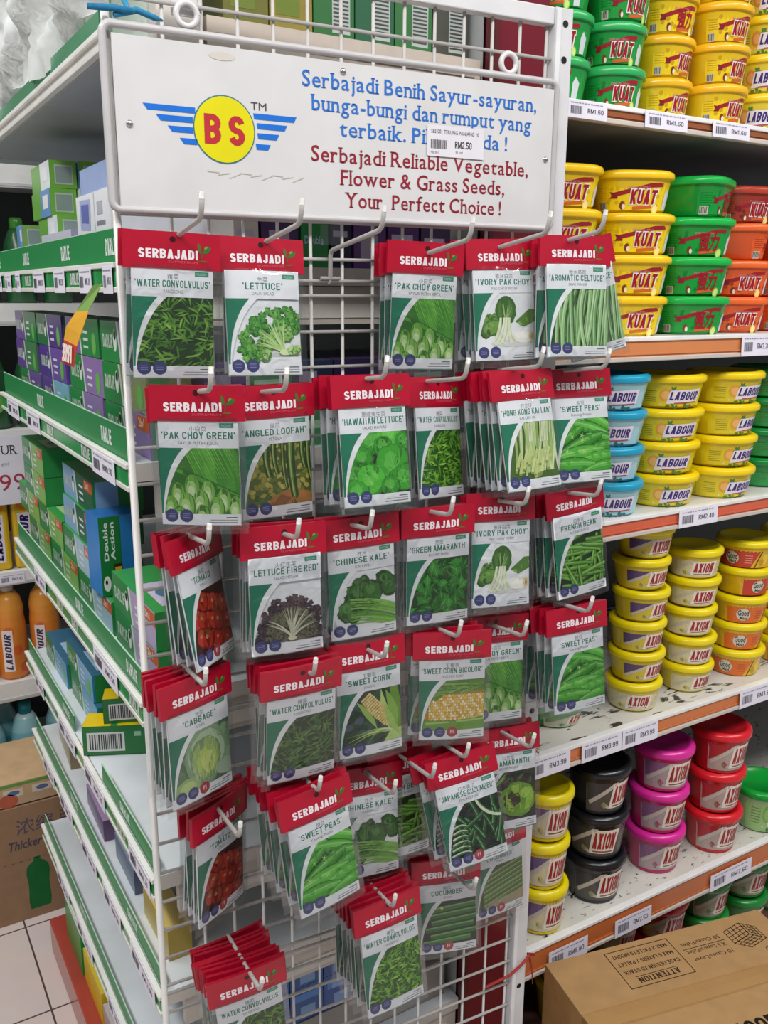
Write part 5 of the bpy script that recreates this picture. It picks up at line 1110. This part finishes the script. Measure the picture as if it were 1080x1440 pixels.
def art_redam(s):
    s.bg('262a1c')
    for k in range(70): s.leaf(s.u(.0, .9), s.u(.38, 1.1), s.u(.12, .22), s.u(.03, .06), s.u(-1, 4), s.c('3a4a24', '5a7a34', '4a2430', '6a2838'))
    for k in range(8): s.leaf(.2, .62, s.u(.25, .4), .03, s.u(-.6, 2.4), s.c('7a9a4a', 'a8c070'))
    s.blob(.66, .86, .33, .30, '6a9a2a', .05, 26); s.blob(.68, .84, .28, .25, '96c03c', .06, 22); s.blob(.55, .86, .15, .14, '3a3a22', .2, 16); s.blob(.80, .76, .10, .09, 'a4cc50', .1)
    for k in range(7): a = k * .9; s.strip([(.55, .90), (.55 + .28 * math.cos(a), .88 + .25 * math.sin(a))], .010, .002, '6a3a3a')
    s.poly([(.0, 1.2), (.2, 1.05), (.45, 1.12), (.6, 1.2)], '3a3428')
def art_cuke(s):
    s.bg('14281a')
    for y, x0, x1 in ((.50, .25, 1.0), (.62, .18, 1.05), (.745, .22, 1.0), (.87, .12, .96), (1.00, .20, 1.05), (1.12, .08, .9)):
        p = s.curve((x0, y + .03), ((x0 + x1) / 2, y - .02), (x1, y - .02), 9); s.strip(p, .13, .12, '1a401e'); s.strip(p, .095, .085, s.c('2c6a2a', '3a8034')); s.strip([(u, v - .022) for u, v in p], .03, .024, '5aa04a'); s.strip([(u, v - .034) for u, v in p], .008, .006, 'a4d094')
    s.blob(.40, .48, .03, .03, 'd4dc6a', .3, 10)
def art_cuke2(s):
    s.bg('4a5a34')
    for k in range(8): y = .44 + .09 * k; p = s.curve((.15, y + .14), (.5, y + .02), (1.0, y - .06), 7); s.strip(p, .085, .07, s.c('5a7a3c', '7c9c58')); s.strip([(u, v - .015) for u, v in p], .02, .015, 'a4bc84')
    s.poly([(.1, 1.2), (.3, 1.06), (1, 1.0), (1, 1.2)], 'a89a7c')
# kind: words, local words, chinese, picture, dark ground?, f1 badge, plain words for the label
KINDS = {
    'water': ("'WATER CONVOLVULUS'", 'KANGKONG', '蕹菜', art_water, 0, 'water convolvulus'), 'water2': ("'WATER CONVOLVULUS'", 'KANGKONG', '蕹菜', art_water2, 0, 'water convolvulus'),
    'water3': ("'WATER CONVOLVULUS'", 'KANGKONG', '蕹菜', art_water3, 0, 'water convolvulus'),
    'lettuce': ("'LETTUCE'", 'DAUN SALAD', '生菜', art_lettuce, 0, 'lettuce'), 'pak': ("'PAK CHOY GREEN'", 'SAYUR PUTIH KECIL', '小白菜', art_pak, 0, 'green pak choy'),
    'ivory': ("'IVORY PAK CHOY'", 'PAK CHOY PUTIH', '象牙白菜', art_ivory, 0, 'ivory pak choy'), 'celtuce': ("'AROMATIC CELTUCE'", 'SAWI WANGI', '香水莴苣', art_celtuce, 0, 'aromatic celtuce'),
    'loofah': ("'ANGLED LOOFAH'", 'PETOLA', '丝瓜', art_loofah, 0, 'angled loofah'), 'hawaii': ("'HAWAIIAN LETTUCE'", 'SALAD HAWAII', '夏威夷生菜', art_hawaii, 0, 'Hawaiian lettuce'),
    'kailan': ("'HONG KONG KAI LAN'", 'KAI LAN HK', '芥兰仔', art_kailan, 0, 'Hong Kong kai lan'), 'peas': ("'SWEET PEAS'", 'Kacang Manis', '甜豆', art_peas, 0, 'sweet pea'),
    'tomato': ("'TOMATO'", 'TOMATO', '番茄', art_tomato, 1, 'tomato'), 'firered': ("'LETTUCE FIRE RED'", 'SALAD MERAH', '火红生菜', art_firered, 0, 'fire red lettuce'),
    'kale': ("'CHINESE KALE'", 'KAI LAN', '芥兰', art_kale, 0, 'Chinese kale'), 'amaranth': ("'GREEN AMARANTH'", 'BAYAM HIJAU', '苋菜', art_amaranth, 0, 'green amaranth'),
    'french': ("'FRENCH BEAN'", 'KACANG BUNCIS', '四季豆', art_french, 0, 'French bean'), 'cabbage': ("'CABBAGE'", 'KOBIS', '包菜', art_cabbage, 1, 'cabbage'),
    'corn': ("'SWEET CORN'", 'JAGUNG', '玉蜀黍', art_corn, 0, 'sweet corn'), 'bicolor': ("'SWEET CORN BICOLOR'", 'JAGUNG SUSU', '玉蜀黍', art_bicolor, 1, 'bicolor sweet corn'),
    'jcuke': ("'JAPANESE CUCUMBER'", 'TIMUN JEPUN', '日本黄瓜', art_jcuke, 1, 'Japanese cucumber'), 'redam': ("'RED AMARANTH'", 'BAYAM MERAH', '红苋菜', art_redam, 0, 'red amaranth'),
    'cuke': ("'CUCUMBER'", 'TIMUN', '黄瓜', art_cuke, 1, 'cucumber'), 'cuke2': ("'CUCUMBER'", 'TIMUN', '黄瓜', art_cuke2, 1, 'pale cucumber')}
BEND = 1.1
def bendy(co): return Vector((co.x, co.y + BEND * co.x * co.x, co.z))
def card_mesh(kind, seed):
    name, local, zh, pic, f1, _ = KINDS[kind]
    A = Art(seed); pic(A); mb = MB()
    mb.box((-PW / 2, 0.0, -PH), (PW / 2, 0.0018, 0), 'e9ebef', {'+y': 'dfe6e4'})
    X = lambda x: (x - .5) * PW
    lay = [0.0002]
    def put(P, c, y=None):
        P = clip(P, 0, .36, 1, 1.2)
        if P:
            if y is None: lay[0] += 3.2e-6
            mb.poly([(X(px), -(lay[0] if y is None else y), -py * PW) for px, py in P], c)
    for P, c in A.p: put(P, c)
    top = lay[0] + 0.00006
    # green corner and white sweep over the picture
    def q(t): return ((1 - t) ** 2 * .42 + 2 * t * (1 - t) * .12 + t * t * .035, (1 - t) ** 2 * .36 + 2 * t * (1 - t) * .62 + t * t * 1.2)
    E = [q(i / 12) for i in range(13)]
    for a, b in zip(E, E[1:]):
        wa = .095 * (1 - (a[1] - .36) / .84) + .012; wb = .095 * (1 - (b[1] - .36) / .84) + .012
        put([(0, a[1]), (max(0, a[0] - wa), a[1]), (max(0, b[0] - wb), b[1]), (0, b[1])], '1c7a5c', top); put([(max(0, a[0] - wa), a[1]), a, b, (max(0, b[0] - wb), b[1])], 'eceef2', top)
    f = lambda s, t: (s - PW / 2, -top - 0.00003, t - PH)       # s right, t up from the lower left corner
    W = PW; H = PH
    rect(mb, f, 0, H - .36 * W, W, H, 'e9ebf0'); rect(mb, f, 0, 0, W, H - 1.2 * W, 'e9ebf0'); rect(mb, f, 0, 0, W, .012 * W, '3f8f6c')
    g = lambda s, t: (s - PW / 2, -top - 0.00006, t - PH); g2 = lambda s, t: (s - PW / 2, -top - 0.00009, t - PH)
    rect(mb, g, .77 * W, H - .105 * W, .945 * W, H - .045 * W, '3d8f70'); mb.text(T('MUDAH', .03 * W, .12 * W), g2, 'b8dccc', (.795 * W, H - .09 * W))
    mb.text(T(zh, .05 * W), g, '6c7076', (.5 * W, H - .145 * W), 'C')
    wd = min(.92, .060 * len(name)); mb.text(TB(name, .088 * W, wd * W, .15, gap=.13) if name.isupper() else T(name, .085 * W, wd * W, .018), g, '2a7a60', (.5 * W, H - .245 * W), 'C')
    mb.text(T(local, .040 * W, min(.6, .030 * len(local)) * W), g, '6c7076', (.5 * W, H - .315 * W), 'C')
    bx = [.125, .315] + ([.505] if f1 else [])
    for i, x in enumerate(bx):
        c = '3f4478' if i < 2 else 'b0404a'
        mb.poly([g(x * W + (.082 + .006 * (k % 2)) * W * math.cos(k * PI / 16), H - 1.225 * W + (.082 + .006 * (k % 2)) * W * math.sin(k * PI / 16)) for k in range(32)], c)
        if i == 2: mb.text(TB('F1', .06 * W, None, .2), g2, 'eadada', (x * W, H - 1.25 * W), 'C')
        else: [rect(mb, g2, (x - .045) * W, H - (1.205 + .022 * j) * W, (x + .045) * W, H - (1.197 + .022 * j) * W, '8a8fb8') for j in range(3)]
    for j, (a, c) in enumerate(((.82, '55585e'), (.62, 'a4a7ae'), (.60, '70737a'))): rect(mb, g, a * W, H - (1.25 + .033 * j) * W, .96 * W, H - (1.237 + .033 * j) * W, c)
    return mb.mesh('seed_card', M['print'], [-.03, -.018, -.006, .006, .018, .03], bendy)
HW, HH = 0.0985, 0.0345
def header_mesh():
    mb = MB(); RED = 'a90d2b'
    mb.box((-HW / 2, -0.0018, -0.002), (HW / 2, 0.0026, HH), RED, {'+z': '9a0c24'})
    f = lambda s, t: (s - HW / 2, -0.00205, t); f2 = lambda s, t: (s - HW / 2, -0.0022, t)
    mb.text(TB('SERBAJADI', .0092, .060, .21), f, 'e8dfe4', (.0150, .0080))
    mb.text(T('SUPREMIUM', .0022, .030), f, 'cf5a6a', (.0445, .0040))
    mb.poly([f(*p) for p in ell(.0505 + .034, .0178, .0050, .0024, 10, .6)], '3a6a2c'); mb.poly([f2(*p) for p in ell(.0765, .0195, .0018, .0052, 10, .2)], '4a6a2a')
    mb.poly([f2(*p) for p in ell(.0835, .0205, .0022, .0012, 8, .6)], '6a9a3a'); mb.poly([f2(.0775, .008), f(.0785, .008), f(.0805, .016), f(.0795, .016)], '5a5a2a'); mb.poly([f(*p) for p in ell(.080, .0068, .0050, .0010, 10)], '7a5a2a')
    mb.poly([f(*p) for p in ell(HW / 2, .0270, .0030, .0030, 14)], '3a0a12')
    return mb.mesh('header_card', M['header'], [-.036, -.024, -.012, 0, .012, .024, .036], bendy)
def sleeve_mesh():
    mb = MB(); nx, nz = 10, 12; z1, z0 = 0.002, -PH - 0.0085
    def g(side):
        V = []
        for j in range(nz + 1):
            for i in range(nx + 1):
                a, b = i / nx, j / nz; x = (a - .5) * HW; k = min(1, 4 * a * (1 - a) * 1.6) ** .5 * min(1, 4 * b * (1.02 - b) * 2 + .1) ** .5
                V.append((x, (-0.0042 if side else 0.0030) * max(0, k) + BEND * x * x + 0.0004 * math.sin(9 * a + 17 * b), z0 + (z1 - z0) * b))
        return V, [(j * (nx + 1) + i, j * (nx + 1) + i + 1, (j + 1) * (nx + 1) + i + 1, (j + 1) * (nx + 1) + i) for j in range(nz) for i in range(nx)]
    for sd in (1, 0): V, F = g(sd); mb.add(V, F, 'f0f4f4', True)
    return mb.mesh('plastic_sleeve', M['sleeve'])
HM, SM = header_mesh(), sleeve_mesh(); CM = {k: card_mesh(k, i * 7 + 3) for i, k in enumerate(KINDS)}
# hook and packet table: kind, number of packets, card top centre (along the rack, height, distance out), turn, tilt, lean; step between packets; hook (along, height)
ROWS = [
 ('top', [('water', 2, (.048, 1.524, .054, -3, -2, -2), .014, (.056, 1.549)), ('lettuce', 2, (.148, 1.522, .040, -2, -8, -1), .014, (.155, 1.548)), (None, 0, None, 0, (.2447, 1.5456)),
          ('pak', 3, (.349, 1.523, .046, -5, 0, -2), .013, (.351, 1.539)), ('ivory', 4, (.458, 1.530, .046, -7, -8, 1), .010, (.453, 1.549)), ('celtuce', 2, (.541, 1.535, .082, -8, -8, 0), .014, (.531, 1.554))]),
 ('second', [('pak', 2, (.055, 1.373, .096, -29, 0, 0), .016, (.058, 1.389)), ('loofah', 2, (.149, 1.367, .066, 1, -2, 1), .012, (.136, 1.386)), ('hawaii', 4, (.255, 1.377, .096, 0, -9, 0), .013, (.249, 1.395)),
          ('water2', 2, (.368, 1.366, .048, 20, -9, -4), .012, (.350, 1.390)), ('kailan', 8, (.466, 1.375, .090, 4, -14, 1), .0105, (.452, 1.400)), ('peas', 2, (.570, 1.371, .067, -7, -12, 1), .014, (.550, 1.396))]),
 ('third', [('tomato', 4, (.059, 1.210, .061, 44, -11, -1), .013, (.050, 1.234)), ('firered', 4, (.146, 1.217, .098, -4, -3, 0), .011, (.146, 1.229)), ('kale', 3, (.244, 1.214, .089, -4, -1, 2), .008, (.232, 1.229)),
          ('amaranth', 3, (.347, 1.216, .092, -4, -1, 0), .008, (.335, 1.234)), ('ivory', 3, (.444, 1.222, .083, -5, -7, -2), .008, (.440, 1.236)), ('french', 6, (.564, 1.218, .082, 2, -5, 5), .012, (.550, 1.236))]),
 ('fourth', [('cabbage', 5, (.044, 1.056, .090, 23, -1, 1), .013, (.040, 1.081)), ('water3', 5, (.155, 1.060, .121, 0, 6, 1), .013, (.163, 1.069)), ('corn', 4, (.252, 1.062, .093, -3, -3, 1), .012, (.251, 1.073)),
          ('bicolor', 3, (.360, 1.060, .109, -21, 2, 1), .016, (.350, 1.082)), ('pak', 4, (.456, 1.048, .061, -10, -5, -1), .009, (.446, 1.066)), ('peas', 6, (.564, 1.058, .099, -3, -6, 2), .012, (.548, 1.082))]),
 ('fifth', [('tomato', 5, (.074, .872, .052, 34, -1, -2), .010, (.071, .893)), ('peas', 8, (.168, .908, .134, 10, -9, 3), .0135, (.167, .924)), ('kale', 3, (.268, .872, .060, -3, -8, -2), .012, (.264, .894)),
          ('french', 2, (.320, .880, .052, 3, -6, -2), .012, (.318, .902)), ('jcuke', 3, (.376, .894, .120, -8, -11, 8), .016, (.366, .918)), ('redam', 3, (.475, .888, .074, -9, -8, 0), .012, (.466, .908))]),
 ('bottom', [('water', 9, (.088, .664, .096, -2, 0, 5), .0105, (.090, .6835)), ('water2', 7, (.267, .720, .124, 4, -9, 1), .012, (.265, .737)), ('cuke', 2, (.389, .703, .062, -17, -2, 2), .013, (.384, .722)),
          ('cuke2', 2, (.498, .707, .030, 0, -3, 2), .012, (.494, .728))])]
HOOKL = 0.13
hm = MB(); hm.tube([(0, 0.001, -.034), (0, -0.0045, -.030), (0, -0.0055, -.004), (0, -.0085, .0006), (0, -.014, .0018), (0, -HOOKL, .0165), (0, -HOOKL - .006, .0195), (0, -HOOKL - .0095, .026), (0, -HOOKL - .013, .039)], .0026, 'b4b1ad', 10); HK = hm.mesh('rod', M['paint'])
hm = MB(); hm.tube([(-.012, -.0045, -.030), (.012, -.0045, -.030)], .0022, 'b4b1ad', 8); HB = hm.mesh('back_bar', M['paint'])
hm = MB(); hm.tube([(0, -HOOKL - .0118, .0345), (0, -HOOKL - .0134, .0402)], [.0028, .0025], 'c4c2be', 10); HT = hm.mesh('tip_cap', M['plastic'])
def pmw(u, z, off, yaw, pit, rol):
    return Matrix.Translation(rk(u, z, off)) @ Matrix.Rotation(RANG + math.radians(yaw), 4, 'Z') @ Matrix.Rotation(math.radians(pit), 4, 'X') @ Matrix.Rotation(-math.radians(rol), 4, 'Y')
R = random.Random(21)
for rname, hooks in ROWS:
    for hi, (kind, n, pose, step, (hu, hz)) in enumerate(hooks):
        h = thing('peg_hook', 'wire peg hook, %s from left on the %s row, %s' % (ORD[hi + 1], rname, ('holding %s packets' % KINDS[kind][5]) if kind else 'empty'), 'hook', group='peg hooks on the rack', mw=rmw(hu, hz))
        rod = obj('rod', HK, h); obj('back_bar', HB, h); obj('tip_cap', HT, rod)
        if kind == 'cuke2': h.scale = (1, .3, 1)
        if not kind: continue
        u, z, off, yaw, pit, rol = pose; desc = KINDS[kind][5]
        for k in range(n):
            o2 = off - step * k
            if o2 < 0.008: break
            j = min(1, k * .5)
            m = pmw(u + (R.uniform(-.004, .004) + (hu - u) * .25 * j if k else 0), z + (R.uniform(-.0025, .0025) + .0016 * k * (-1 if kind == 'water' and rname == 'bottom' else -.6) if k else 0), o2,
                    yaw * (1 - .35 * j) + (R.uniform(-4, 4) if k else 0), pit * (1 - .12 * min(k, 4)) + (R.uniform(-1, 1) if k else 0), rol + (R.uniform(-3, 3) if k else 0))
            lab = ('%s seed packet, front of the %s hook on the %s row' % (desc, ORD[hi + 1], rname)) if k == 0 else ('%s packet, %s behind the front one, %s hook, %s row' % (desc, ORD[k], ORD[hi + 1], rname))
            p = thing('seed_packet', lab, 'seed packet', group='%s seed packets, %s row' % (desc, rname), mw=m)
            obj('card', CM[kind], p); obj('header', HM, p); obj('sleeve', SM, p)
# one celtuce packet hangs askew and sticks out to the right behind its stack
p = thing('seed_packet', 'aromatic celtuce seed packet swung out askew behind the last top row stack', 'seed packet', group='aromatic celtuce seed packets, top row', mw=pmw(.576, 1.532, .054, -6, -5, 13))
obj('card', CM['celtuce'], p); obj('header', HM, p); obj('sleeve', SM, p)
